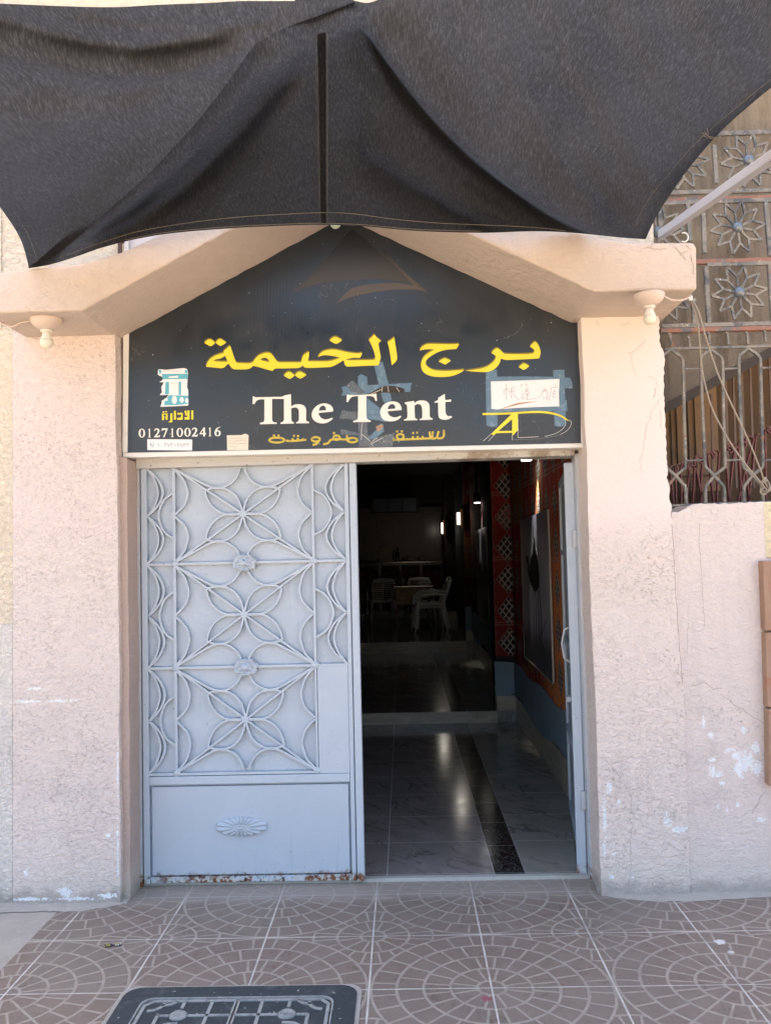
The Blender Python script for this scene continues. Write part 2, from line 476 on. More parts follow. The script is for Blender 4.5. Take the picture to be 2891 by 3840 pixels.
M_redrail = Mt('oxide_red_iron', (.17, .055, .05), .6)
M_redrail.pos(); M_redrail.over(M_redrail.noise(20, 4, .7).sm(.5, .65)*.6, (.25, .12, .10))
M_ochre = Mt('ochre_panel', (.20, .118, .055), .6)
M_ochre.pos(); M_ochre.over(M_ochre.noise(9, 4).sm(.45, .7)*.5, (.14, .08, .04))
M_darkband = Mt('dark_stringer', (.055, .042, .032), .8)
M_dark = Mt('dark_void', (.03, .022, .018), .9)
M_steel = Mt('grey_painted_tube', (.46, .46, .50), .35, .2)
M_wire = Mt('dusty_cable', (.29, .245, .19), .7)
M_black = Mt('black_rubber', (.02, .02, .02), .6)

# ================================================================ setting: ground
g = MB(); g.quad((-60, -60, -.13), (60, -60, -.13), (60, 60, -.13), (-60, 60, -.13))
tag(g.build('street', M_street), kind='structure')
g = MB(); g.box(-8, -1.625, -2.6, .3, -.12, -.003)
tag(g.build('concrete_path', M_conc), kind='structure')
g = MB(); g.box(-1.625, 8, -2.6, .29, -.12, 0)
tag(g.build('pavement', M_tile), kind='structure')
# cement smeared along the foot of the walls
def fillet(name, pts, z=.006):
    # pts: (x, yfront) ; back at wall
    m = MB(); n = 90; rows = []
    for i in range(n+1):
        t = i/n; X = pts[0][0]+(pts[-1][0]-pts[0][0])*t
        k = 0
        while k < len(pts)-2 and X > pts[k+1][0]: k += 1
        a, b = pts[k], pts[k+1]; w = (X-a[0])/(b[0]-a[0]); yf = a[1]+(b[1]-a[1])*w+jit(.006)
        rows.append([(X, yf, .001), (X, yf+.02, z*.6), (X, (yf+.1)/2+.02, z+jit(.002)), (X, .13, z+.012+jit(.003))])
    m.grid(rows); return m.build(name, M_cement, smooth=True)
tag(fillet('cement_fillet', [(.875, .09), (.95, .03), (1.1, -.015), (1.3, -.02), (1.5, .005), (1.8, .02), (4, .02)]), kind='structure')
tag(fillet('cement_fillet', [(-1.95, -.03), (-1.7, -.02), (-1.52, -.03), (-1.40, .02), (-1.33, .06)]), kind='structure')

# ================================================================ building
BLD = thing('building', (0, .3, 0), 'pink stucco building with a gabled doorway under the black shade cloth', 'building')
def ragged(px_pts, Y, amp=.004, step=.012):
    """a traced edge, subdivided and roughened -> list of (x, z)"""
    w = [P(a, b, Y) for a, b in px_pts]; out = []
    for i in range(len(w)-1):
        L = (w[i+1]-w[i]).length; n = max(1, int(L/step))
        for k in range(n):
            p = w[i].lerp(w[i+1], k/n); out.append((p.x+jit(amp), p.z+jit(amp)))
    out.append((w[-1].x, w[-1].z)); return out
def pier(name, left, right, mat, y1=.55):
    """left / right: outlines bottom -> top"""
    m = MB(); m.prism(left+right[::-1], PY, y1); return m.build(name, mat, BLD, bevel=.004)
lx = -1.366
LBX = P(48, 2300, PY).x
L = [(LBX, -.05), (LBX, 2.74)]
def wander(x0, z0, z1, step=.035, a=.0016):
    o = []; d = 0
    for z in np.arange(z0, z1, step): d = d*.8+jit(a); o.append((x0+d, float(z)))
    return o+[(x0, z1)]
Rr = wander(lx+.006, -.05, 2.06)+wander(lx, 2.07, 2.74)
pier('pier', L, Rr, M_pier)
# lower jamb set forward of the sign recess on the left
m = MB()
m.prism([(-1.37, -.02)]+wander(-1.325, -.02, 2.10)+[(-1.37, 2.115)], PY+.035, .50)
m.build('jamb', M_jamb, BLD)
Rr = ragged([(2590, 3400), (2575, 3000), (2562, 2560), (2540, 2250), (2522, 1960), (2515, 1925), (2518, 1900), (2506, 1860), (2512, 1830), (2500, 1800), (2502, 1750), (2494, 1600), (2491, 1500), (2489, 1420), (2492, 1330), (2486, 1310), (2474, 1290), (2472, 1240), (2470, 1120)], PY, .0035)
L = wander(.884, -.05, 2.74, .04, .002)
pier('pier', L, Rr, M_pier2, .42)
# side wall left of the pier: cream above, bare white below
zs = P(20, 2340, PY).z
m = MB(); m.box(-7, LBX-.001, PY+.004, .5, zs, 2.744); m.box(-7, -1.926, PY+.004, .5, 2.745, WALL_H); m.build('side_wall', M_cream, BLD)
m = MB(); m.box(-7, LBX-.001, PY+.002, .5, -.1, zs-.001); m.build('side_wall', M_white, BLD)
# wall over the doorway and above the beams (high enough to keep the pavement in its shade)
m = MB(); m.prism([(-1.36, 2.10), (.884, 2.10), (.884, 2.76), (-.255, 3.35), (-1.36, 2.76)], .34, .499); m.build('wall', M_jamb, BLD)
ux = P(2449, 870, PY+.01).x
m = MB(); m.prism([(-1.925, 2.745), (-1.33, 2.745), (-.255, 3.32), (.82, 2.765), (ux, 2.765), (ux, WALL_H), (-1.925, WALL_H)], PY+.01, .5); m.build('upper_wall', M_cream, BLD)
# gabled beam
BT = [(-1.81, 2.702), (-1.378, 2.700), (-.255, 3.281), (.851, 2.722), (1.294, 2.717)]
TP = [(1.30, 2.90), (1.288, 2.924), (1.02, 2.93), (.90, 2.955), (.75, 3.0), (-.255, 3.475), (-.9, 3.10), (-1.065, 3.013), (-1.2, 2.955), (-1.38, 2.912), (-1.60, 2.893), (-1.81, 2.875)]
m = MB()
bl = []
for a, b in zip(BT[:-1], BT[1:]):
    n = max(1, int(math.hypot(b[0]-a[0], b[1]-a[1])/.05))
    bl += [(a[0]+(b[0]-a[0])*k/n, a[1]+(b[1]-a[1])*k/n+(jit(.0022) if k else 0)) for k in range(n)]
bl.append(BT[-1])
m.prism(bl+TP, -.36, .30); m.build('gable_beam', M_beam, BLD, bevel=.010)
# small shuttered window and white patch seen between cloth and beam
m = MB()
a = P(405, 960, PY); b = P(490, 900, PY)
m.box(b.x-.02, b.x+.0, PY-.03, PY+.03, 2.95, 3.6)
m.box(b.x, b.x+.36, PY-.012, PY+.03, 2.98, 3.6); m.build('window_shutter', Mt('pale_shutter_paint', (.62, .55, .50), .6), BLD)
m = MB()
q0 = P(453, 925, PY)
m.box(q0.x-.004, q0.x+.012, PY-.03, PY-.012, q0.z-.05, q0.z+.02); m.box(q0.x-.004, q0.x+.03, PY-.03, PY-.012, q0.z+.01, q0.z+.02)
c0 = P(486, 918, PY); m.box(c0.x-.006, c0.x+.004, PY-.02, PY-.012, 2.98, 3.5); m.build('window_hinge', Mt('rusty_hinge', (.10, .05, .03), .7), BLD)
# interior shell
IW, IL, IB = 1.05, -2.6, 14.1
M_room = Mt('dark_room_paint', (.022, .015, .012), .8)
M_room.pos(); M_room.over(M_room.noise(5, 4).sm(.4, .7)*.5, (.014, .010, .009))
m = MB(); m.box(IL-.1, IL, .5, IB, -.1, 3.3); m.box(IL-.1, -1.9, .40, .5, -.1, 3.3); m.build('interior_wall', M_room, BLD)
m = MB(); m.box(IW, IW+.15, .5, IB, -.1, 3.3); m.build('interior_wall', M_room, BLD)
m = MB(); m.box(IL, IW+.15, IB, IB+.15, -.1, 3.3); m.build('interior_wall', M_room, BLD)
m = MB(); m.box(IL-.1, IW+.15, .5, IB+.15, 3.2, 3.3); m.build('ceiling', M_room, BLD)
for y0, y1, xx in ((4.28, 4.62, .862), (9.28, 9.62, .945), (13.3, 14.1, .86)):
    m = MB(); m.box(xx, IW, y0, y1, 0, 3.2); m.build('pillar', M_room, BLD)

def marble():
    m = Mt('polished_floor_tiles', (.28, .24, .22), .16, spec=.4); x, y, z = m.pos()
    w = m.noise(1.2, 3, .6)
    v1 = m.noise(1, 5, .62, vec=m.comb((x*.6-y*.8)*1.1, (x*.8+y*.6)*4.2+w*2.5, z), dist=.7)
    right = x.gt(.5)
    m.over(right*.9, (.29, .285, .24))
    m.over(m.noise(3, 5, .65).sm(.4, .7)*.45, (.42, .375, .36))
    m.over((v1-.5).abs().sm(.026, .0)*m.noise(2.3, 3).sm(.36, .56)*.65, (.11, .085, .075))
    m.over((v1-.60).abs().sm(.022, .0)*m.noise(2.9, 3).sm(.36, .56)*.6, (.42, .33, .27))
    u = (x+.115)/.535; yy = (y-.36)/.482
    gu = ((u+.5).fract()-.5).abs().lt(.0045)*x.lt(.42)
    gv = ((yy+.5).fract()-.5).abs().lt(.005)
    m.over((gu.mx(gv*x.lt(.42)).mx(gv*x.gt(.575)))*.95, (.62, .60, .58))
    band = x.gt(.42)*x.lt(.575)
    m.over(band, (.010, .010, .012))
    m.over(band*(m.noise(1, 6, .7, vec=m.comb(x*14, y*9, z), dist=2)-.5).abs().sm(.020, .0)*.7, (.26, .24, .20))
    gb = ((((y-.36)/.41)+.5).fract()-.5).abs().lt(.005)*band
    ed = (x-.42).abs().lt(.003).mx((x-.575).abs().lt(.003))
    m.over(gb.mx(ed)*.85, (.42, .41, .39))
    m.rough(m.noise(8, 5, .7).sm(.35, .75)*.05+.12)
    return m
M_floor = marble()
def beigestone():
    m = Mt('beige_stone_tile', (.62, .55, .42), .3, spec=.5); x, y, z = m.pos()
    m.over(m.noise(1, 5, .65, vec=m.comb(x*3, y*3, z*16), dist=.8).sm(.42, .62)*.55, (.30, .25, .19))
    m.over(m.noise(20, 5, .7).sm(.55, .7)*.4, (.50, .46, .39)); return m
M_stone = beigestone()
g = MB(); g.box(IL, IW, .30, 4.25, -.1, .004); tag(g.build('floor', M_floor), kind='structure')
g = MB(); g.box(IL, IW, 4.256, 9.25, -.1, .110); tag(g.build('floor', M_floor), kind='structure')
g = MB(); g.box(IL, IW, 9.256, IB, -.1, .278); tag(g.build('floor', M_floor), kind='structure')
m = MB(); m.box(IL, .86, 4.236, 4.2555, .0, .1085); m.build('step_riser', M_stone, BLD)
m = MB(); m.box(IL, .945, 9.236, 9.2555, .1, .2765); m.build('step_riser', M_stone, BLD)
m = MB(); m.box(IW-.012, IW, .5, 4.23, .0, .24); m.box(.855, IW, 4.262, 4.281, .005, .25); m.box(.853, .862, 4.262, 4.40, .1, .33); m.build('skirting', M_stone, BLD)
m = MB(); m.box(IW-.012, IW, 4.62, 9.23, .11, .34); m.box(.938, IW, 9.265, 9.281, .1, .44); m.build('skirting', M_stone, BLD)
m = MB(); m.box(IL, .86, IB-.012, IB, .27, .40); m.box(.85, IW, 13.28, 13.30, .27, .46); m.build('skirting', M_stone, BLD)
# threshold
m = MB(); m.box(-1.33, .90, .275, .315, -.02, .016); m.build('door_sill', concrete('sill_cement', (.50, .49, .44), 3), BLD, bevel=.004)

# low wall on the right, its yellow-painted end and stone cladding
LW = thing('low_wall', (2.2, .2, 0), 'low pink plastered wall with flaking white patches under the iron grille', 'wall')
top = ragged([(2515, 1922), (2545, 1918), (2570, 1905), (2590, 1893), (2625, 1888), (2700, 1889), (2780, 1885), (2863, 1882)], PY+.015, .003)
xe = P(2863, 1990, PY+.015).x
m = MB(); m.prism([(xe, -.05), (1.21, -.05)]+top, PY+.012, .34); m.build('wall_face', M_low, LW, bevel=.004)
m = MB(); m.box(xe+.001, 4, PY+.010, .34, 1.55, top[-1][1]); m.build('end_face', M_yel, LW, bevel=.004)
m = MB(); m.box(xe+.001, 4, PY+.0125, .34, -.05, 1.548); m.build('end_face', M_low, LW)
# cracks in the plaster: thin strips whose dark colour paints the groove shade
M_crack = Mt('crack_shadow', (.30, .235, .20), .95)
CPAR = [LW]
def crack(pts, Y, w=.0022):
    q = [P(a, b, Y) for a, b in pts]; out = []
    for i in range(len(q)-1):
        for k in range(5):
            p = q[i].lerp(q[i+1], k/5); out.append((p.x+jit(.003), p.z+jit(.003)))
    out.append((q[-1].x, q[-1].z))
    mm = MB(); mm.bar(out, w*.7, Y-.0008, Y+.002); mm.build('plaster_crack', M_crack, CPAR[0])
crack([(2517, 1965), (2525, 2060), (2530, 2200), (2545, 2420), (2558, 2560)], PY, .0028)
crack([(2588, 2575), (2640, 2555), (2672, 2585), (2690, 2580), (2708, 2582)], PY+.012)
crack([(2702, 2605), (2735, 2625), (2750, 2645), (2780, 2655), (2820, 2688), (2868, 2716)], PY+.012)
crack([(2868, 2965), (2850, 2990), (2835, 3020), (2818, 3048)], PY+.012)
crack([(2619, 1960), (2620, 2050), (2632, 2200), (2640, 2350)], PY+.012, .0012)
crack([(2575, 2350), (2575, 2450), (2560, 2430)], PY+.012, .0012)
CPAR[0] = BLD
crack([(2258, 2840), (2300, 2880), (2325, 2925), (2355, 2965), (2367, 3000), (2366, 3040), (2358, 3060), (2370, 3100), (2362, 3140), (2345, 3165)], PY, .0014)
crack([(2362, 3150), (2364, 3240), (2358, 3320)], PY, .0012)
crack([(2420, 1275), (2390, 1305), (2368, 1325), (2352, 1322)], PY, .0022); crack([(2368, 1330), (2366, 1352), (2375, 1385), (2384, 1412)], PY, .0014)
crack([(2418, 1412), (2440, 1412), (2460, 1428), (2468, 1450)], PY, .0010); crack([(2458, 1455), (2452, 1480), (2450, 1492)], PY, .0026)
crack([(2472, 1495), (2462, 1520), (2445, 1535), (2438, 1560), (2425, 1590), (2418, 1630), (2410, 1680), (2398, 1730), (2402, 1765)], PY, .0016); crack([(2477, 1540), (2478, 1575), (2476, 1605)], PY, .0016)
crack([(2236, 1200), (2240, 1215), (2244, 1222)], PY, .002); crack([(2330, 1222), (2345, 1214), (2362, 1210)], PY, .002)

for pts in ([(2420, 925), (2450, 935), (2500, 930)], [(2530, 925), (2545, 945), (2560, 950), (2575, 940)], [(2545, 945), (2560, 965), (2572, 975)], [(2590, 955), (2597, 1000), (2602, 1030)], [(2570, 920), (2590, 935)], [(2450, 905), (2440, 925)]):
    crack(pts, -.361, .0022)

CL = thing('stone_cladding', (2.3, .0, .5), 'reddish sandstone slabs clad against the low wall at the right edge', 'cladding')
M_sand = Mt('reddish_sandstone', (.33, .19, .12), .8); _x, _y, _z = M_sand.pos()
M_sand.over(M_sand.noise(1, 5, .7, vec=M_sand.comb(_x*12, _y*3, _z*1.5), dist=1).sm(.4, .65)*.6, (.37, .265, .19))
M_sand.over(M_sand.noise(7, 4).sm(.58, .65)*.5, (.36, .13, .07)); M_sand.bump(M_sand.noise(24, 5, .7), .006, .7)
zz = [P(2850, 2100, .03).z, P(2866, 2368, .03).z, P(2874, 2655, .03).z, P(2880, 2950, .03).z]
xx = [P(2853, 2100, .03).x, P(2865, 2368, .03).x, P(2874, 2655, .03).x, P(2880, 2950, .03).x]
for i in range(3):
    m = MB(); m.prism([(xx[i]+.002, zz[i]-.004), (xx[i+1], zz[i+1]+.004), (3.6, zz[i+1]+.004), (3.6, zz[i]-.004)], .02+.004*(i % 2), PY+.02)
    m.build('slab', M_sand, CL, bevel=.006)

# ================================================================ door frame and leaves
FR = thing('door_frame', (-.2, .27, 0), 'grey blue steel door frame with a dirty rusted lintel', 'door frame')
DY = .255
m = MB(); m.box(-1.352, -1.312, DY-.005, DY+.09, .0, 2.075); m.build('post', M_frame, FR, bevel=.004)
m = MB()
a0, a1, b0, b1 = P(2136, 1700, DY), P(2185, 1700, DY), P(2188, 3318, DY), P(2228, 3318, DY)
m.hexa([(.874, DY-.005, .0), (.905, DY-.005, .0), (.874, DY+.09, .0), (.905, DY+.09, .0), (.868, DY-.005, 2.09), (.907, DY-.005, 2.09), (.868, DY+.09, 2.09), (.907, DY+.09, 2.09)])
m.build('post', M_frame, FR, bevel=.005)
m = MB(); zl, zr = P(520, 1745, DY).z, P(2136, 1741, DY).z
m.hexa([(-1.325, DY-.03, P(520, 1758, DY-.03).z), (.866, DY-.03, P(2120, 1709, DY-.03).z), (-1.325, DY+.06, 2.062), (.866, DY+.06, 2.07), (-1.325, DY-.03, 2.118), (.866, DY-.03, 2.115), (-1.325, DY+.06, 2.118), (.866, DY+.06, 2.115)])
m.build('lintel', M_lintel, FR, bevel=.006)
# closed ornamental leaf: everything in the leaf's own metres
XL, XR = -1.306, -.222
LB, RB, CX = -1.140, -.444, -.795         # side bars and middle axis
ROWS = [2.068, 1.583, 1.067, .548]          # top of each bay ... bottom of the lowest
LD = thing('metal_door', (-.76, .27, 0), 'closed grey blue metal door leaf with welded flower ironwork and a cast oval flower below', 'door')
m = MB(); m.box(XL, XR-.03, DY+.020, DY+.030, .03, 2.075); m.build('sheet_panel', M_sheet, LD)
m = MB(); y0, y1 = DY-.012, DY+.040
m.box(XL, XL+.030, y0, y1, .018, 2.075); m.build('stile', M_door, LD, bevel=.004)
m = MB(); m.box(XR-.036, XR, y0-.004, y1, .016, 2.068); m.box(XR-.062, XR-.040, y0+.004, y1, .018, 2.068); m.build('stile', M_door, LD, bevel=.005)
m = MB(); m.box(XL+.0305, XR-.0625, y0+.002, y1, .495, .536); m.build('mid_rail', M_door, LD, bevel=.004)
m = MB(); m.box(XL+.0305, XR-.0625, y0+.010, y1-.002, .018, .047); m.build('bottom_rail', M_door, LD, bevel=.003)
m = MB(); m.box(XL+.040, XR-.072, DY-.001, DY+.019, .055, .484); m.build('kick_panel', M_sheet, LD, bevel=.003)
BW, by0, by1 = .0105, DY-.008, DY+.016
bars = MB()
bars.bar([(LB, .537), (LB, 2.07)], .013, by0-.001, by1)
bars.bar([(RB, 1.07), (RB, 2.07)], .012, by0-.001, by1)
bars.bar([(RB, .537), (RB, 1.06)], .010, by0-.001, by1)
for z in ROWS[1:3]: bars.bar([(XL+.03, z), (XR-.062, z)], .0125, by0+.0007, by1)
bars.bar([(XL+.03, .546), (RB, .546)], .012, by0+.0007, by1)
bars.build('straight_bars', M_door, LD)
def curve(pts, w=BW, dy=0.0, n=6):
    p = catmull(pts, False, n)
    cv.bar([(a+jit(.0004), b+jit(.0004)) for a, b in p], w*random.uniform(.92, 1.06), by0+dy, by1)
U = .00076
for i in range(3):
    zt, zb = ROWS[i], ROWS[i+1]; zc = (zt+zb)/2; hz = (zt-zb)/2; sz = hz/340; hw = (RB-LB)/2; sx = hw/457
    cv = MB(); k = 0
    for sgx in (-1, 1):
        for sgz in (-1, 1):
            f = lambda a, b: (CX+sgx*a*sx, zc+sgz*b*sz)
            k += .0003
            curve([(*f(0, 0), 1), f(14, 62), f(38, 118), f(78, 160), f(130, 184), f(196, 186), (*f(247, 170), 1)], dy=k)
            curve([(*f(0, 0), 1), f(60, -2), f(112, 2), f(160, 22), f(205, 62), f(235, 116), (*f(247, 170), 1)], dy=k+.0002)
            curve([f(0, 0), f(457, 338)], dy=k+.0004)
            top = 334 if not (i < 3) else 334
            curve([(*f(452, 330), 1), f(330, 262), f(212, 198), f(140, 190), f(82, 214), f(42, 256), (*f(16, 318), 1)], dy=k+.0001)
            curve([(*f(450, 322), 1), f(395, 262), f(369, 190), f(364, 140), f(388, 70), (*f(452, 4), 1)], dy=k+.0003)
    cv.box(CX-.016, CX+.016, by0-.002, by1, zc-.014, zc+.014)
    # side strips
    for side in (-1, 1):
        if side == 1 and i == 2: continue
        xe, xb = (XL+.032, LB) if side < 0 else (XR-.064, RB)
        wd = abs(xb-xe); s = 1 if side < 0 else -1
        for zz0, zz1 in ((zt-.006, zc), (zc, zb+.006)):
            zm = (zz0+zz1)/2; q = (zz0-zz1)/2
            for sag, dd in ((.40, 0), (.58, .0006)):
                curve([(xe, zz0, 1), (xe+s*wd*sag*.62, zm+q*.62), (xe+s*wd*sag*.97, zm+q*.18), (xe+s*wd*sag*.97, zm-q*.18), (xe+s*wd*sag*.62, zm-q*.62), (xe, zz1, 1)], dy=dd)
        q = hz*.47
        curve([(xb, zc+q, 1), (xb-s*wd*.36, zc+q*.72), (xb-s*wd*.56, zc+q*.22), (xb-s*wd*.56, zc-q*.22), (xb-s*wd*.36, zc-q*.72), (xb, zc-q, 1)], dy=.001)
    cv.build('flower_bars', M_door, LD)
    # weld blobs at the crossings
w = MB()
for z in ROWS[1:3]:
    for x in (LB, RB): w.lathe([(.001, by0-.006), (.014, by0-.004), (.020, by0+.004), (.020, by1)], (x, 0, z), 10, 'Y')
for x in (LB, RB): w.lathe([(.001, by0-.006), (.012, by0-.003), (.018, by0+.004), (.018, by1)], (x, 0, .552), 10, 'Y')
w.build('weld', M_door, LD, smooth=True)
m = MB(); m.box(RB+.007, XR-.0625, DY-.006, DY+.0195, .537, 1.062); m.build('lock_plate', M_door, LD, bevel=.003)
def relief(name, cx, cz, rx, rz, hfun, edge, n=72, k=18):
    m = MB(); rows = []
    for j in range(k+1):
        t = j/k; r = []
        for i in range(n+1):
            a = 2*math.pi*i/n; e = edge(a)
            r.append((cx+rx*t*e*math.cos(a), DY-.012-hfun(t, a), cz+rz*t*e*math.sin(a)))
        rows.append(r)
    rows.append([(p[0], DY+.0, p[2]) for p in rows[-1]])
    m.grid(rows); return m.build(name, M_door, LD, smooth=True)
for z in ROWS[1:3]:
    def ed(a): return .80+.12*math.cos(2*a)+.10*abs(math.sin(a*4.0+.6))+.04*math.sin(9*a)
    def hf(t, a):
        if t < .34: return .016+.012*math.sqrt(max(0, 1-(t/.34)**2))
        return .010+.006*math.cos((t-.34)*14+math.sin(a*5)*1.2)*(1 if t < .95 else .2)+.004*math.sin(a*7+t*8)*(t-.3)
    relief('cast_rosette', CX+.006, z-.002, .060, .056, hf, ed)
def ed(a):
    c = abs(math.cos(a)); return .50+.50*c**4+.09*abs(math.sin(9*a))
def hf(t, a):
    if t < .2: return .012+.004*math.cos(t*40)
    if t < .36: return .008+.004*abs(math.cos(a*7))
    return (.020*math.sqrt(max(0, 1-t*t*.98)))*(.35+.65*abs(math.sin(a*9)))
relief('cast_flower', (P(908, 3097, DY)).x, P(908, 3097, DY).z, .118, .082, hf, ed, 108)
# open leaf, swung inward to the right wall
OD = thing('metal_door', (.87, .32, 0), 'open grey blue metal door leaf swung inward and seen nearly edge on at the right', 'door')
hinge = Vector((.868, .30, 0)); tipv = Vector((1.012, 1.35, 0)); dv = (tipv-hinge).normalized(); nv = Vector((-dv.y, dv.x, 0))
def leafbox(mb, a0, a1, t0, t1, z0, z1):
    p = [hinge+dv*a+nv*t+Vector((0, 0, z)) for z in (z0, z1) for t in (t0, t1) for a in (a0, a1)]
    mb.hexa(p)
m = MB(); leafbox(m, 0, .035, -.002, .046, .012, 2.05); m.build('stile', M_door, OD, bevel=.006)
m = MB(); leafbox(m, 1.05, 1.085, 0, .03, .012, 2.03); m.build('stile', M_door, OD, bevel=.004)
m = MB(); leafbox(m, .036, 1.049, .010, .016, .02, 2.03); m.build('sheet_panel', M_sheet, OD)
m = MB()
for z in (.05, .52, 1.06, 1.58, 2.0): leafbox(m, .036, 1.049, .0165, .032, z, z+.03)
m.build('rail', M_door, OD)
m = MB()
for z in (.33, 1.62): m.lathe([(.013, z), (.0145, z+.005), (.0145, z+.085), (.013, z+.09)], (.862, .285, 0), 12)
m.build('hinge', M_frame, OD, smooth=True)
hp = hinge+dv*.34+nv*.02
m = MB(); m.tube([hp+nv*0+Vector((0, 0, 1.20)), hp+nv*.035+Vector((0, 0, 1.18)), hp+nv*.05+Vector((0, 0, 1.11)), hp+nv*.04+Vector((0, 0, 1.03)), hp+Vector((0, 0, 1.0))], .006, 8)
m.build('handle', Mt('white_handle', (.6, .6, .6), .4), OD, smooth=True)
m = MB(); leafbox(m, .30, .36, .032, .06, .80, .83); m.build('bolt', M_frame, OD, bevel=.004)

# ================================================================ shop sign
SY = .145
SG = thing('shop_sign', (-.2, SY, 2.1), 'dark gable-shaped shop sign reading The Tent above the doorway', 'sign')
def sign_face():
    m = Mt('dark_sign_vinyl', (.005, .011, .017), .33, spec=.8); x, y, z = m.pos()
    m.over(m.noise(5, 5, .7).sm(.45, .75)*.3, (.012, .019, .025))
    m.over(m.noise(1.8, 5, .65, dist=.6).sm(.5, .7)*.35, (.014, .022, .028))
    m.over(m.noise(75, 2, .6).sm(.745, .76), (.5, .5, .5))
    s = m.noise(1, 5, .75, vec=m.comb(x*2.5, y, z*40)).sm(.66, .73)*m.noise(3, 2).sm(.45, .6)
    m.over(s*.2, (.25, .25, .24))
    sc = (m.noise(3.5, 2, .4, dist=2.5)-.5).abs().sm(.0025, .0)*m.noise(4, 2).sm(.55, .62)
    m.over(sc*.4, (.3, .3, .29))
    m.rough(m.noise(4, 5, .7).sm(.3, .75)*.22+.27)
    ribs = (x*math.pi*2/.0072).sin()
    m.bump(ribs*.12+m.noise(2.2, 3, .5)*3.0, .0028, .55); return m
M_sign = sign_face()
M_alu = Mt('white_sign_frame', (.74, .72, .66), .35, spec=.5); M_alu.pos(); M_alu.over(M_alu.noise(12, 5, .7).sm(.55, .7)*.3, (.45, .41, .35))
q = [P(*p, SY) for p in ((474, 1700), (2182, 1664), (2178, 1192), (1316, 773), (478, 1252))]
poly = [(p.x, p.z) for p in q]
m = MB(); m.prism(poly, SY, SY+.12); m.build('face', M_sign, SG)
m = MB(); bl_, br_ = poly[0], poly[1]
m.hexa([(bl_[0]-.014, SY-.008, bl_[1]-.022), (br_[0]+.010, SY-.008, br_[1]-.020), (bl_[0]-.014, SY+.13, bl_[1]-.022), (br_[0]+.010, SY+.13, br_[1]-.020),
        (bl_[0]-.014, SY-.008, bl_[1]+.002), (br_[0]+.010, SY-.008, br_[1]+.002), (bl_[0]-.014, SY+.13, bl_[1]+.002), (br_[0]+.010, SY+.13, br_[1]+.002)])
m.build('frame_rail', M_alu, SG, bevel=.003)
m = MB(); x0 = poly[0][0]; x1 = poly[4][0]
m.hexa([(x0-.017, SY-.007, bl_[1]+.003), (x0+.008, SY-.007, bl_[1]+.003), (x0-.017, SY+.129, bl_[1]+.003), (x0+.008, SY+.129, bl_[1]+.003),
        (x1-.019, SY-.007, 2.715), (x1+.010, SY-.007, 2.73), (x1-.019, SY+.129, 2.715), (x1+.010, SY+.129, 2.73)])
m.build('frame_rail', M_alu, SG, bevel=.003)
m = MB(); x0 = poly[1][0]; x1 = poly[2][0]
m.hexa([(x0-.006, SY-.007, br_[1]+.003), (x0+.011, SY-.007, br_[1]+.003), (x0-.006, SY+.129, br_[1]+.003), (x0+.011, SY+.129, br_[1]+.003),
        (x1-.006, SY-.007, 2.735), (x1+.008, SY-.007, 2.728), (x1-.006, SY+.129, 2.735), (x1+.008, SY+.129, 2.728)])
m.build('frame_rail', M_alu, SG, bevel=.003)
def trim(a, b, w=.010):
    mm2.bar([a, b], w, SY-.006, SY+.02)
mm2 = MB(); trim(poly[4], poly[3]); trim(poly[3], poly[2]); mm2.build('frame_trim', Mt('dusty_edge_trim', (.16, .13, .09), .6), SG)

def CR(x0, y0, s, pts, Y):
    """traced crop coordinates -> metres on the sign plane"""
    o = []
    for p in pts:
        w = P(x0+p[0]*s, y0+p[1]*s, Y); o.append((w.x, w.z, 1) if len(p) > 2 else (w.x, w.z))
    return o
def strokes(name, x0, y0, s, paths, w, mat, parent, Y, depth=.0008, split=False):
    if split:
        for p in paths: strokes(name, x0, y0, s, [p], w, mat, parent, Y, depth)
        return
    m = MB()
    for i, p in enumerate(paths):
        c = catmull(CR(x0, y0, s, p, Y), False, 4); m.bar(c, w, Y-.00003*(i % 7), Y+depth)
    return m.build(name, mat, parent)
M_yellow = Mt('yellow_print', (.80, .66, .035), .4); M_yellow.pos(); M_yellow.over(M_yellow.noise(18, 4, .7).sm(.5, .75)*.3, (.72, .60, .10))
M_olive = Mt('olive_print', (.22, .175, .02), .45)
M_ltr = Mt('ivory_print', (.80, .76, .68), .4); M_ltr.pos(); M_ltr.over(M_ltr.noise(20, 4, .7).sm(.55, .7)*.25, (.62, .58, .5))
k = 400/1665; K2 = 500/1665
A0 = (740, 1230, k); B0 = (1100, 1230, k); C0 = (1550, 1230, K2)
khaima = []
def addp(org, pts): khaima.extend((org, p) for p in pts)
addp(A0, [(135,585,1),(146,540),(185,475),(260,420),(350,385),(415,366,1),(408,340,1),(455,300),(502,258,1),(520,285),(545,360),(575,450),(605,515),(632,525),(720,530),(800,530),(850,520),(880,490),(910,450),(960,405),(1030,375),(1090,365),(1140,375),(1180,415),(1220,475),(1260,510),(1330,515),(1480,515),(1590,515),(1620,500)])
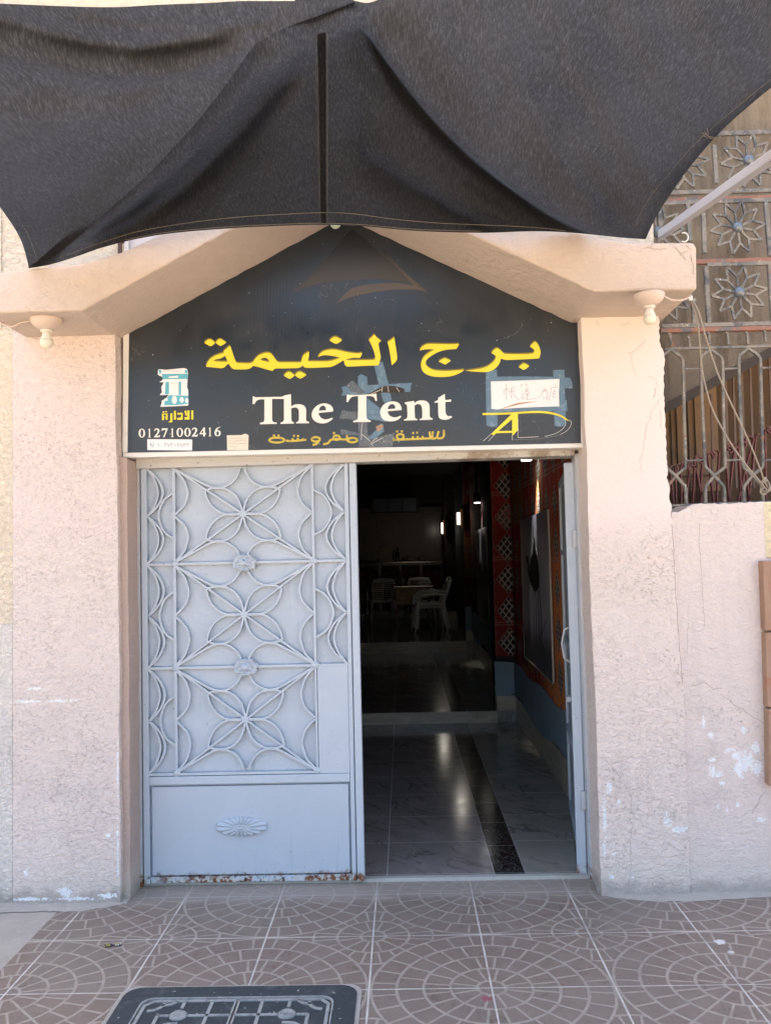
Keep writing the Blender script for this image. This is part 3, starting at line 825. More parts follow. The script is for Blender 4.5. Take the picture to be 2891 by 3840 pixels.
addp(B0, [(135,440),(165,395),(238,350,1),(240,375),(236,430),(222,490,1),(245,500),(330,500),(450,500),(560,495),(640,475),(700,455),(725,440,1),(640,420),(540,405),(460,405),(375,432,1),(410,385),(470,340),(560,318),(640,315),(720,330),(820,355),(930,370),(1010,375),(1068,365,1),(1055,410),(1030,445,1),(940,442),(870,455),(820,470,1),(835,482),(1000,482),(1200,478),(1260,468),(1275,440),(1262,380),(1240,310),(1210,240),(1190,195),(1172,165,1),(1220,120),(1258,80,1),(1300,130),(1367,180,1),(1325,215),(1330,270),(1345,360),(1358,430),(1345,490),(1325,545),(1305,562),(1100,570),(930,578),(830,580,1),(800,555),(790,520),(780,480,1),(740,505),(680,540),(610,575),(540,590),(420,595),(300,600),(215,600),(165,590),(137,560,1),(110,590),(60,603),(0,605)])
addp(A0, [(1350,610),(1215,612),(1170,648,1),(1060,620),(960,590),(865,568,1),(840,595),(800,615),(740,625),(640,625),(570,622),(530,600),(505,565),(482,535,1),(450,560),(420,590),(375,605),(300,600),(220,592)])
def mix(l, Y): return [CR(o[0], o[1], o[2], [p], Y)[0] for o, p in l]
def arabic(Y, dz, sh=1.0):
    T = lambda pts: [(p[0], p[1]+dz)+tuple(p[2:]) for p in pts]
    polys = [T(mix(khaima, Y))]
    polys.append(T(CR(*A0, [(245,495,1),(280,470),(360,455),(430,412,1),(450,455),(470,505,1),(380,505),(300,500)], Y)))
    polys.append(T(CR(*A0, [(975,472,1),(1010,450),(1065,445),(1100,470),(1125,510,1),(1060,500),(1010,488)], Y)))
    polys.append(T(CR(*A0, [(105,210,1),(155,168),(200,157),(240,175),(276,210,1),(240,245),(200,262),(155,240)], Y)))
    polys.append(T(CR(*A0, [(280,208,1),(320,165),(358,152),(400,172),(452,205,1),(400,240),(358,258),(315,235)], Y)))
    polys.append(T(CR(*A0, [(1345,722,1),(1385,680),(1435,662),(1480,690),(1514,715,1),(1480,750),(1435,770),(1390,750)], Y)))
    polys.append(T(CR(*B0, [(18,715,1),(55,675),(105,660),(150,680),(200,710,1),(150,745),(105,767),(55,745)], Y)))
    polys.append(T(CR(*B0, [(560,172,1),(610,130),(660,118),(710,140),(755,165,1),(710,205),(660,225),(610,205)], Y)))
    polys.append(T(CR(*B0, [(1570,122,1),(1580,200),(1600,330),(1615,440),(1600,490),(1565,530),(1530,560,1),(1515,450),(1490,300),(1470,220),(1465,200,1),(1520,165)], Y)))
    polys.append(T(CR(*C0, [(70,265,1),(100,220),(150,190),(200,182),(300,183),(420,186),(520,185),(565,180,1),(550,215),(528,245,1),(450,250),(370,262),(290,290),(220,330),(170,370),(148,410),(155,445),(190,480),(250,508),(340,518),(450,518),(560,510),(632,502,1),(600,530),(540,560),(460,585),(350,595),(240,588),(160,562),(110,520),(92,460),(98,400),(130,340),(190,290),(265,250,1),(200,247),(130,252)], Y)))
    polys.append(T(CR(*C0, [(310,402,1),(350,375),(390,360),(430,375),(464,390,1),(430,415),(390,437),(345,418)], Y)))
    polys.append(T(CR(*C0, [(640,514,1),(740,505),(830,490),(910,465),(970,425),(1010,380),(1025,340),(1000,315),(966,295,1),(1000,258),(1040,236),(1080,260),(1110,290),(1140,305),(1250,310),(1400,308),(1480,300),(1505,275),(1490,245),(1448,215,1),(1480,180),(1515,156),(1550,190),(1575,250),(1580,300),(1562,362,1),(1450,370),(1300,377),(1160,382),(1110,372),(1085,365,1),(1070,420),(1030,475),(970,515),(900,532),(800,530),(700,522)], Y)))
    polys.append(T(CR(*C0, [(1308,470,1),(1345,440),(1375,425),(1410,440),(1442,458,1),(1410,485),(1370,505),(1335,488)], Y)))
    return polys
flat('lettering_shadow', arabic(SY-.001, 0), M_olive, SG, SY-.001, .001)
def yellow_grad():
    return M_yellow
flat('arabic_lettering', [[(p[0]+.0018, p[1]-.0068)+tuple(p[2:]) for p in pl] for pl in arabic(SY-.0022, 0)], M_yellow, SG, SY-.0022, .001)
D0 = (930, 1440, k); E0 = (1260, 1340, 460/1665); F0 = (500, 1360, 460/1665); G0 = (960, 1590, 760/1665); H0 = (1790, 1370, 400/1665)
YT = SY-.0035
eng = [CR(*D0, [(78,190,1),(95,195),(120,207,1),(300,204),(480,200),(530,197),(565,185,1),(563,180,1),(672,158,1),(676,355,1),(720,325),(800,315),(870,335),(905,385),(908,480),(908,560),(925,582),(955,592,1),(955,612,1),(752,615,1),(752,598,1),(785,580),(795,550),(795,430),(780,385),(740,365),(676,380,1),(678,550,1),(690,585),(718,597,1),(718,617,1),(510,622,1),(510,602,1),(545,590),(563,560,1),(563,400),(562,232,1),(378,232,1),(378,400),(378,560,1),(395,592),(452,602,1),(452,622,1),(190,628,1),(190,606,1),(235,596),(257,570,1),(258,400),(258,240,1),(190,240),(140,260),(115,290),(105,312,1),(72,312,1)], YT),
       CR(*D0, [(1325,430,1),(1330,395),(1305,345),(1250,312),(1180,303),(1100,325),(1030,385),(995,465),(1010,540),(1070,595),(1150,615),(1230,605),(1300,565),(1325,535,1),(1308,527,1),(1260,545),(1200,552),(1145,530),(1110,485),(1103,452,1)], YT),
       CR(*D0, [(1108,416,1),(1120,370),(1150,342),(1180,336),(1210,360),(1222,409,1)], YT),
       CR(*E0, [(148,505,1),(200,511),(350,508),(500,498),(548,490,1),(556,590,1),(535,590,1),(515,545),(480,527),(412,525,1),(412,700),(416,825,1),(440,848),(472,858,1),(472,876,1),(235,880,1),(235,862,1),(280,850),(297,825,1),(300,700),(300,525,1),(230,532),(190,560),(165,605,1),(143,605,1)], YT),
       CR(*E0, [(888,715,1),(885,670),(850,620),(790,600),(720,605),(650,640),(605,710),(603,780),(640,840),(710,868),(790,865),(850,840),(887,800,1),(872,792,1),(820,812),(760,808),(715,775),(700,732,1)], YT),
       CR(*E0, [(700,704,1),(715,660),(750,635),(785,640),(803,670),(803,696,1)], YT),
       CR(*E0, [(932,612,1),(1060,590,1),(1062,622,1),(1110,592),(1180,585),(1240,605),(1268,660),(1270,780),(1280,815),(1312,830,1),(1312,845,1),(1135,852,1),(1135,836,1),(1165,825),(1170,780),(1165,680),(1140,640),(1100,635),(1065,655,1),(1068,780),(1075,825),(1105,838,1),(1105,852,1),(922,858,1),(922,842,1),(955,832),(968,800),(965,700),(960,645),(932,630,1)], YT),
       CR(*E0, [(1475,495,1),(1480,580,1),(1562,572,1),(1560,600,1),(1482,606,1),(1484,700),(1490,765),(1520,797),(1560,795),(1575,812,1),(1530,838),(1470,848),(1410,830),(1388,780),(1385,612,1),(1335,615,1),(1340,600,1),(1385,580,1),(1385,550,1)], YT)]
flat('english_lettering', eng, M_ltr, SG, YT, .001)
# phone number in old-style serif figures
def ell(cx, cy, rx, ry, n=18): return [(cx+rx*math.cos(2*math.pi*i/n), cy+ry*math.sin(2*math.pi*i/n)) for i in range(n)]
def digit(d, cx, y0, w=86, h=122):
    X = lambda a: cx+(a-.5)*w; Y = lambda b: y0+b*h
    T = lambda L: [(X(p[0]), Y(p[1]))+tuple(p[2:]) for p in L]
    if d == '0': return [ell(cx, y0+h/2, w*.5, h*.5), ell(cx, y0+h/2, w*.22, h*.42)]
    if d == '1': return [T([(.30,.10,1),(.62,.0,1),(.64,.85,1),(.66,.95),(.85,.97,1),(.85,1,1),(.20,1,1),(.20,.97,1),(.36,.95),(.39,.85,1),(.39,.16,1),(.25,.17,1)])]
    if d == '2': return [T([(.05,.28,1),(.15,.08),(.45,.0),(.80,.10),(.86,.32),(.70,.56),(.42,.82,1),(.75,.82),(.93,.70,1),(.98,.72,1),(.88,1,1),(.02,1,1),(.02,.96,1),(.40,.60),(.58,.36),(.52,.17),(.34,.12),(.12,.30,1)])]
    if d == '7': return [T([(.08,.02,1),(.98,.02,1),(.98,.07,1),(.48,1,1),(.26,1,1),(.72,.20,1),(.25,.20),(.10,.32,1),(.04,.31,1)])]
    if d == '4': return [T([(.66,0,1),(.84,0,1),(.84,.63,1),(1.0,.63,1),(1.0,.76,1),(.84,.76,1),(.84,1,1),(.58,1,1),(.58,.76,1),(.02,.76,1),(.02,.66,1)]), T([(.58,.24,1),(.58,.63,1),(.20,.63,1)])]
    if d == '6': return [T([(.95,-.06,1),(.95,-.02,1),(.6,.12),(.40,.36,1),(.62,.34),(.90,.45),(.98,.68),(.85,.92),(.5,1.0),(.14,.90),(.03,.64),(.10,.38),(.40,.08)]), ell(X(.51), Y(.68), w*.20, h*.24, 12)]
num = []
for ch, cx, yy in zip('01271002416', (120, 222, 326, 428, 532, 634, 738, 838, 945, 1042, 1146), (895, 893, 891, 889, 887, 885, 883, 881, 879, 877, 876)):
    num += [CR(*F0, pl, YT) for pl in digit(ch, cx, yy, 66 if ch == '1' else 88)]
flat('phone_number', num, M_ltr, SG, YT, .001, n=3)
# kufi word over the number
R4 = lambda x0, y0, x1, y1: [(x0, y0, 1), (x1, y0, 1), (x1, y1, 1), (x0, y1, 1)]
kuf = [R4(790, 648, 816, 770), [(738,648,1),(766,648,1),(766,772,1),(698,772,1),(698,742,1),(738,738,1)], [(698,655,1),(722,650,1),(735,715,1),(712,718,1)],
       [(600,682,1),(672,680,1),(674,774,1),(600,776,1),(600,748,1),(640,745),(655,715),(640,702),(604,706,1)], R4(555, 652, 581, 774), [(506,690,1),(534,686,1),(534,806,1),(484,812,1),(484,798,1),(506,790,1)],
       [(393,692,1),(468,690,1),(468,776,1),(445,778,1),(440,738,1),(424,738,1),(420,778,1),(393,780,1)], ell(431, 718, 17, 17, 12), R4(402, 660, 424, 678), R4(440, 657, 462, 676)]
flat('kufic_word', [CR(*F0, p, YT) for p in kuf], M_yellow, SG, YT, .001, n=3)
# worn yellow line at the foot
def oval(cx, cy, rx, ry, n=16): return [(cx+rx*math.cos(2*math.pi*i/n), cy+ry*math.sin(2*math.pi*i/n)) for i in range(n+1)]
M_wornyel = Mt('worn_yellow_print', (.56, .44, .06), .5); M_wornyel.pos(); M_wornyel.over(M_wornyel.noise(34, 5, .75).sm(.52, .60)*.6, (.16, .13, .05))
strokes('worn_lettering', *G0, [[(1542, 48), (1538, 108), (1490, 114), (1500, 58)], [(1490, 112), (1440, 118), (1424, 62)], [(1452, 60), (1448, 112)], [(1440, 117), (1330, 122), (1225, 126), (1120, 132)], [(1372, 118), (1366, 98)], [(1332, 120), (1326, 98)], [(1292, 122), (1286, 100)],
        oval(1185, 104, 28, 22), oval(1088, 122, 42, 26), [(1120, 135), (1050, 152), (1000, 140)], oval(792, 132, 40, 18), [(742, 66), (750, 122)], [(768, 128), (650, 122)], oval(662, 112, 26, 18), [(650, 125), (612, 132), (590, 158), (552, 166)], oval(492, 126, 34, 18), [(522, 130), (500, 162), (466, 172)], [(414, 128), (350, 136), (290, 140), (245, 136)], [(392, 132), (384, 116)], [(350, 136), (340, 116)], [(308, 138), (298, 118)], oval(172, 132, 62, 20),
        [(140, 96), (158, 94)], [(178, 96), (194, 94)], [(306, 98), (322, 96)], [(338, 100), (354, 98)], [(632, 76), (650, 74)], [(1282, 74), (1298, 73)], [(1316, 72), (1330, 71)], [(1150, 62), (1168, 60)], [(1190, 61), (1206, 59)]], .0100, M_wornyel, SG, SY-.0008)
# monogram: drawn over the tape
M_monoy = M_yellow
flat('monogram', [CR(*H0, p, SY-.0050) for p in ([(78,745,1),(300,741),(500,736),(700,722),(900,712),(1050,716),(1200,742),(1340,795),(1432,872,1),(1372,850,1),(1290,800),(1150,762),(1000,745),(820,745),(630,755,1),(628,1000),(612,1030),(560,1088,1),(541,1088,1),(545,1052,1),(290,1060,1),(258,1088,1),(212,1072,1),(528,764,1),(300,772),(80,776,1)], [(541,840,1),(322,1028,1),(541,1022,1)])], M_monoy, SG, SY-.0050, .001, n=3)
strokes('monogram_outline', *H0, [[(215, 1070), (90, 1182)], [(260, 1086), (172, 1180)], [(541, 1085), (542, 1165)], [(630, 830), (631, 1130)], [(631, 1130), (955, 1114)], [(1050, 1108), (1200, 1072), (1320, 1000), (1372, 920), (1366, 860), (1345, 835)], [(1280, 1084), (1380, 1030), (1450, 950), (1462, 885), (1430, 850)]], .0016, M_ltr, SG, SY-.0052, split=True)
strokes('monogram_outline', *H0, [[(560, 1162), (760, 1156), (1000, 1140), (1200, 1104), (1300, 1076)]], .0009, Mt('faint_outline_print', (.3, .3, .3), .5), SG, SY-.0052)
# tent emblem
T0 = (1060, 820, 580/1665)
def emblem(name, c):
    m = Mt(name, c, .4, spec=.5); x, y, z = m.pos(); m.over(m.noise(9, 4).sm(.4, .7)*.3, tuple(q*.85 for q in c))
    m.over(z.sm(P(1300, 1040, SY).z, P(1300, 905, SY).z), (.009, .011, .013)); return m
M_embl = emblem('bronze_print', (.075, .058, .042)); M_embd = emblem('dim_bronze_print', (.042, .036, .028))
flat('tent_emblem', [CR(*T0, [(85,808,1),(200,760),(340,715),(480,690),(640,668),(800,658),(960,655),(1100,658),(1230,672),(1330,692),(1400,714,1),(1300,610),(1200,510),(1100,415),(1040,360),(900,230),(760,120,1),(720,130),(600,270),(470,430),(350,560),(220,690)], SY-.001)], M_embd, SG, SY-.001, .0008)
flat('tent_emblem', [CR(*T0, [(580,912,1),(640,840),(745,745,1),(860,718),(1000,700),(1140,692),(1280,698),(1412,722,1),(1330,632),(1220,520),(1120,420),(1050,345,1),(1110,350),(1180,430),(1300,560),(1440,690),(1562,792,1),(1480,772),(1350,764),(1200,768),(1050,782),(900,808),(760,838),(660,872)], SY-.0016)], M_embl, SG, SY-.0016, .0008)

# paper notes and tape stuck on the sign
M_tape = Mt('blue_packing_tape', (.15, .25, .34), .22, spec=.6); M_tape.pos(); M_tape.over(M_tape.noise(30, 5, .7).sm(.55, .62)*.5, (.30, .40, .46)); M_tape.bump(M_tape.noise(50, 4), .003, .8)
M_tapec = Mt('clear_packing_tape', (.13, .155, .175), .2, spec=.6); _x, _y, _z = M_tapec.pos(); M_tapec.over((_x*math.pi*2/.0072).sin().sm(.2, .8)*.5, (.30, .31, .30)); M_tapec.over(M_tapec.noise(60, 4, .7).sm(.64, .68)*.9, (.75, .77, .78)); M_tapec.bump(M_tapec.noise(40, 4), .004, .9)
TN = [0]
M_tape.b.inputs['Alpha'].default_value = .72; M_tapec.b.inputs['Alpha'].default_value = .6
def tape(org, pts, label, mat=None, lift=None):
    TN[0] += 1; Y = SY-.0014-.00035*TN[0] if lift is None else lift
    out = []
    w = CR(*org, pts, Y)
    for i in range(len(w)):
        a, b = w[i], w[(i+1) % len(w)]
        L = math.hypot(b[0]-a[0], b[1]-a[1]); n = max(1, int(L/.008))
        for q_ in range(n): out.append((a[0]+(b[0]-a[0])*q_/n+jit(.0007), a[1]+(b[1]-a[1])*q_/n+jit(.0007)))
    m = MB(); m.prism(out, Y, Y+.0003); o = m.build('adhesive_tape', mat or M_tape, None)
    return tag(o, label, 'tape', 'pieces of tape stuck on the sign')
YP = SY-.0042
tape(H0, [(130, 75), (305, 66), (312, 955), (225, 962), (138, 940)], 'long upright blue tape strip along the left edge of the white Chinese note', lift=SY-.0012)
tape(H0, [(1180, 75), (1355, 66), (1375, 940), (1290, 955), (1202, 945)], 'long upright blue tape strip along the right edge of the white Chinese note', lift=SY-.0013)
tape(H0, [(300, 178), (700, 172), (1200, 180), (1265, 215), (700, 240), (250, 250)], 'thin sideways blue tape strip along the top of the white Chinese note', lift=SY-.0017)
tape(H0, [(200, 690), (700, 655), (1200, 640), (1290, 720), (800, 712), (320, 735)], 'sideways blue tape strip along the bottom of the white Chinese note', lift=SY-.0018)
tape(H0, [(1356, 190), (1440, 195), (1475, 270), (1480, 362), (1356, 358)], 'small square blue tape tab sticking out right of the white Chinese note, upper one', lift=SY-.0020)
tape(H0, [(1356, 545), (1390, 540), (1402, 715), (1356, 712)], 'small torn blue tape tab right of the white Chinese note, lower one', lift=SY-.0021)
tape(E0, [(515, 95), (575, 70), (632, 56), (712, 360), (755, 585), (690, 640), (640, 600), (590, 420)], 'long slanting blue tape strip running down between the letters T and e', lift=SY-.0012)
tape(E0, [(75, 400), (300, 385), (580, 370), (1036, 345), (1015, 385), (1008, 468), (560, 480), (420, 495), (70, 522), (95, 470)], 'wide sideways blue tape strip just above the letter T of Tent', lift=SY-.0016)
tape(E0, [(298, 260), (340, 228), (424, 265), (424, 480), (300, 470)], 'short upright pale tape stub above the letter T of Tent', lift=SY-.0019)
tape(E0, [(138, 370), (225, 315), (345, 430), (395, 475), (330, 495), (200, 460)], 'crumpled slanting clear tape scrap left above the letter T of Tent', M_tapec, lift=SY-.0022)
tape(E0, [(85, 720), (300, 745), (298, 850), (40, 830)], 'short ribbed clear tape strip left of the stem of the letter T', M_tapec, lift=SY-.0012)
tape(E0, [(415, 540), (480, 600), (600, 690), (600, 780), (415, 775)], 'slanting blue tape piece between the stem of T and the letter e', lift=SY-.0020)
tape(E0, [(415, 780), (690, 790), (680, 880), (600, 860), (415, 835)], 'short sideways blue tape strip under the letter e of Tent', lift=SY-.0023)
tape(E0, [(300, 880), (420, 880), (430, 1060), (600, 1080), (800, 1020), (770, 1130), (770, 1215), (310, 1215)], 'ragged patch of clear tape over the worn yellow line below the letter T', M_tapec, lift=SY-.0024)
tape(E0, [(600, 900), (640, 905), (650, 1010), (520, 1110), (430, 1100), (540, 990)], 'narrow pale tape sliver below the letter e of Tent', lift=SY-.0027)
tape(E0, [(60, 970), (290, 1020), (296, 1060), (70, 1050)], 'short ribbed clear tape strip over the worn yellow line, left of the patch', M_tapec, lift=SY-.0016)
# the torn hole in the vinyl is a dark lifted flap
FLP = flat('vinyl_tear', [CR(*E0, [(430,500,1),(500,465),(600,410),(700,388),(850,400),(925,430,1),(920,470),(760,480),(640,478),(560,490)], SY-.0026)], Mt('torn_vinyl_back', (.035, .026, .02), .7), SG, SY-.0026, .0008)
FLP2 = flat('vinyl_tear', [CR(*E0, [(540,940,1),(600,915),(640,930),(610,985),(560,1010,1)], SY-.0032)], Mt('torn_kraft_scrap', (.36, .24, .17), .8), SG, SY-.0032, .0006)
strokes('vinyl_tear', *E0, [[(470, 500), (540, 470), (620, 432)], [(630, 400), (622, 470)], [(700, 392), (715, 470)], [(820, 410), (860, 470)], [(355, 880), (345, 1000), (345, 1120)], [(480, 1180), (560, 1130), (640, 1090)], [(500, 1210), (490, 1150), (560, 1090)], [(345, 1040), (420, 1100), (460, 1140)]], .0022, Mt('tear_highlight', (.62, .58, .52), .4), SG, SY-.0036, split=True)

M_paper = Mt('white_paper', (.80, .79, .80), .75); M_paper.pos(); M_paper.over(M_paper.noise(9, 4, .7).sm(.55, .75)*.2, (.66, .60, .54)); M_paper.bump(M_paper.noise(8, 3), .006, .6)
M_ink = Mt('pencil_ink', (.16, .16, .19), .8)
CN = thing('paper_note', (P(2000, 1480, SY).x, SY-.002, P(2000, 1530, SY).z), 'white paper note with handwritten Chinese characters taped at the right of the sign', 'note', None)
flat('sheet', [CR(*H0, [(208,252,1),(500,243,1),(900,228,1),(1275,212,1),(1278,235,1),(1270,430,1),(1275,640,1),(900,652,1),(560,668,1),(300,688,1),(218,680,1),(214,450,1)], SY-.0030)], M_paper, CN, SY-.0030, .0006)
strokes('handwriting', *H0, [[(450, 285), (445, 550)], [(415, 455), (416, 385), (480, 370), (490, 440)], [(530, 340), (520, 500), (545, 478)], [(575, 325), (530, 390)], [(520, 415), (590, 395)], [(540, 420), (590, 485), (650, 540)],
        [(690, 285), (685, 335)], [(690, 310), (710, 320)], [(765, 275), (750, 330)], [(768, 298), (785, 312)], [(770, 350), (730, 410)], [(760, 375), (800, 370), (740, 430)], [(755, 390), (812, 432)], [(730, 452), (810, 442)], [(745, 482), (815, 472)], [(775, 430), (780, 545)], [(690, 400), (700, 412)], [(690, 450), (710, 440), (700, 480), (680, 530)], [(690, 510), (760, 526), (850, 525), (925, 512)],
        [(950, 380), (960, 392)], [(950, 500), (970, 470)], [(1005, 386), (1085, 366)], [(1000, 420), (1010, 480)], [(1000, 415), (1085, 395), (1080, 545)], [(1035, 385), (1030, 432)], [(1060, 380), (1060, 422)], [(1010, 515), (1075, 505)],
        [(1215, 285), (1210, 330)], [(1150, 350), (1245, 338)], [(1150, 350), (1135, 450), (1110, 545)], [(1195, 385), (1190, 440)], [(1190, 410), (1225, 400)], [(1180, 440), (1225, 434)], [(1180, 440), (1180, 500), (1235, 490)]], .0015, M_ink, CN, SY-.0034, .0003)
flat('brown_crease', [CR(*H0, [(330,690,1),(470,640),(620,590),(800,570),(930,560,1),(800,585),(650,612),(500,650)], SY-.0034)], Mt('brown_stain', (.45, .28, .18), .8), CN, SY-.0034, .0003)

ST = thing('phone_sticker', (P(637, 1670, SY).x, SY-.002, P(637, 1690, SY).z), 'white rectangular sticker with a handset icon and Eastern Arabic numerals on the sign', 'sticker')
flat('label', [CR(*F0, [(192,1038,1),(796,1042,1),(803,1055,1),(800,1192,1),(194,1186,1)], SY-.0014)], M_paper, ST, SY-.0014, .0008)
strokes('numerals', *F0, [[(300, 1112), (306, 1114)], [(345, 1094), (352, 1142)], [(390, 1118), (396, 1120)], [(428, 1092), (440, 1142)], [(430, 1094), (440, 1104), (450, 1094), (452, 1106)], [(468, 1098), (480, 1140), (494, 1098)], [(508, 1096), (522, 1142)], [(510, 1096), (518, 1106), (526, 1096), (534, 1106), (542, 1096)], [(566, 1096), (572, 1142)], [(600, 1098), (610, 1144)], [(602, 1098), (610, 1108), (618, 1098), (626, 1108), (634, 1098)], [(642, 1144), (656, 1100), (672, 1144)], [(686, 1098), (696, 1144)], [(688, 1098), (696, 1108), (704, 1098), (710, 1106), (716, 1096)], [(728, 1098), (738, 1144)], [(730, 1098), (738, 1108), (746, 1098), (754, 1108), (762, 1098)]], .0024, Mt('grey_ink', (.30, .30, .31), .8), ST, SY-.0018, .0003)
strokes('handset_icon', *F0, [[(240, 1096), (242, 1112), (256, 1128), (274, 1134)], [(240, 1096), (248, 1102)], [(264, 1128), (276, 1130)]], .0034, Mt('dark_ink', (.08, .08, .09), .8), ST, SY-.0018, .0003)
strokes('handset_icon', *F0, [[(262, 1096), (274, 1102), (278, 1114)], [(264, 1088), (280, 1096), (287, 1112)]], .0012, M_ink, ST, SY-.0018, .0003)
NT_ = thing('paper_note', (P(892, 1670, SY).x, SY-.002, P(892, 1690, SY).z), 'small cream paper scrap with faded writing at the foot of the sign', 'note')
flat('sheet', [CR(*F0, [(1272,986,1),(1470,982,1),(1520,965),(1566,985,1),(1562,1186,1),(1276,1188,1)], SY-.0014)], Mt('cream_paper', (.74, .68, .56), .8), NT_, SY-.0014, .0008)
rng = random.Random(11); lines = []
for yy in (1028, 1062, 1096, 1140):
    xq = 1306
    while xq < (1545 if yy < 1120 else 1400):
        L_ = rng.uniform(8, 34); lines.append([(xq, yy+rng.uniform(-5, 5)), (xq+L_/2, yy+rng.uniform(-8, 8)), (xq+L_, yy+rng.uniform(-5, 5))]); xq += L_+rng.uniform(6, 14)
strokes('faded_writing', *F0, lines, .0020, Mt('faded_ink', (.36, .28, .22), .8), NT_, SY-.0018, .0003)
AD = thing('torn_sticker', (P(650, 1450, SY).x, SY-.002, P(650, 1525, SY).z), 'torn white and turquoise sticker above the yellow word at the left of the sign', 'sticker')
flat('backing', [CR(*F0, [(340,95,1),(370,90),(440,97),(520,90),(600,82),(690,75),(735,95),(745,150,1),(738,250,1),(733,330,1),(748,375,1),(750,450,1),(755,560,1),(742,582,1),(600,590,1),(370,600,1),(392,540,1),(385,520,1),(450,480,1),(487,432,1),(440,440,1),(362,440,1),(392,400,1),(383,330,1),(418,268,1),(355,262,1),(402,235,1),(398,190,1),(362,180,1),(336,160,1)], SY-.0014)], M_paper, AD, SY-.0014, .0006)
M_turq = Mt('turquoise_print', (.10, .42, .52), .5)
flat('print', [CR(*F0, p, SY-.0018) for p in ([(385,152,1),(690,150,1),(742,150,1),(740,222,1),(402,224,1),(400,190,1)], [(442,262,1),(488,262,1),(488,425,1),(432,430,1)], [(618,258,1),(652,258,1),(652,440,1),(618,440,1)], [(490,440,1),(752,448,1),(754,560,1),(600,575,1),(420,578,1),(430,520,1)], [(345,100,1),(375,98),(385,130),(360,160,1)], [(700,95,1),(735,105,1),(738,140),(705,140,1)])], M_turq, AD, SY-.0018, .0004, n=3)
for p_ in (ell(560, 505, 34, 55), ell(660, 505, 28, 38), ell(728, 515, 22, 36), ell(450, 500, 22, 20), [(485,190,1),(610,176,1),(612,205,1),(485,208,1)]): flat('print_shape', [CR(*F0, p_, SY-.0022)], M_paper, AD, SY-.0022, .0003, n=3)
strokes('print_lines', *F0, [[(410, 108), (540, 104), (660, 98)], [(390, 124), (560, 122), (680, 116)], [(500, 285), (605, 285)]], .0020, Mt('print_grey', (.45, .5, .52), .6), AD, SY-.0018, .0003, split=True)

# ================================================================ lamps under the beam
M_ceram = Mt('cream_ceramic', (.58, .47, .39), .45); M_glass = Mt('milky_bulb_glass', (.70, .66, .52), .25, spec=.5); M_collar = Mt('bulb_collar', (.72, .68, .58), .4)
def lamp(name, px, py, wpx, label):
    c = PZ(px, py, 2.7015); d = (c-CP).dot(FW); r = wpx/2*d/F_
    t = thing(name, c, label, 'lamp', 'bare bulb lamps under the gabled beam')
    x, y, z = c
    m = MB(); m.lathe([(r, z), (r, z-.005), (r*.97, z-.014), (r*.88, z-.026), (r*.72, z-.038), (r*.52, z-.047), (r*.40, z-.050)], (x, y, 0), 28); m.build('lamp_holder', M_ceram, t, smooth=True)
    m = MB(); m.lathe([(r*.37, z-.0505), (r*.37, z-.059), (r*.33, z-.061)], (x, y, 0), 20); m.build('socket', M_collar, t, smooth=True)
    m = MB(); m.lathe([(r*.25, z-.0615), (r*.26, z-.073), (r*.32, z-.084), (r*.39, z-.094)], (x, y, 0), 24); m.build('bulb_neck', M_collar, t, smooth=True)
    m = MB(); m.lathe([(r*.39, z-.0942), (r*.415, z-.104), (r*.39, z-.116), (r*.30, z-.126), (r*.16, z-.132), (.001, z-.134)], (x, y, 0), 24); m.build('bulb_glass', M_glass, t, smooth=True)
    return t, c, r
LA, ca, ra = lamp('wall_lamp', 176, 1196, 117, 'bare bulb in a cream dome holder under the left end of the beam')
LBm, cb, rb = lamp('wall_lamp', 2432, 1104, 114, 'bare bulb in a cream dome holder under the right end of the beam')
def wire(name, pts, r, mat, label, cat='cable', parent=None):
    p = [Vector(q) for q in pts]; dense = []
    for i in range(len(p)-1):
        a, b = p[i], p[i+1]; pa = p[i-1] if i else a; pb = p[i+2] if i+2 < len(p) else b
        for k in range(8):
            t = k/8; dense.append(a*(2*t**3-3*t*t+1)+(b-pa)*.5*(t**3-2*t*t+t)+b*(-2*t**3+3*t*t)+(pb-a)*.5*(t**3-t*t))
    dense.append(p[-1]); m = MB(); m.tube(dense, r, 8); o = m.build(name, mat, parent, smooth=True)
    return tag(o, label, cat) if label else o
wire('wire', [ca+Vector((-ra*.9, 0, -.005)), ca+Vector((-.13, .02, -.010)), ca+Vector((-.17, .03, -.022)), ca+Vector((-.215, .03, -.008)), ca+Vector((-.23, .06, .002))], .004, M_ceram, None, parent=LA)
wire('wire', [cb+Vector((rb*.9, 0, -.005)), cb+Vector((.10, .02, -.020)), cb+Vector((.15, .03, -.020)), cb+Vector((.185, .04, -.006)), cb+Vector((.20, .06, .01))], .004, M_ceram, None, parent=LBm)
# pale bulb tucked under the hem of the cloth
m = MB(); bc = P(1258, 838, -.30); rr = .024
m.lathe([(.001, bc.z-rr), (rr*.5, bc.z-rr*.87), (rr*.87, bc.z-rr*.5), (rr, bc.z), (rr*.87, bc.z+rr*.5), (rr*.4, bc.z+rr*1.2), (rr*.4, bc.z+rr*2.4)], (bc.x, bc.y, 0), 20)
tag(m.build('light_bulb', Mt('pale_green_bulb', (.45, .50, .38), .3), None, smooth=True), 'small pale round bulb peeping out below the cloth hem at the peak of the sign', 'bulb')

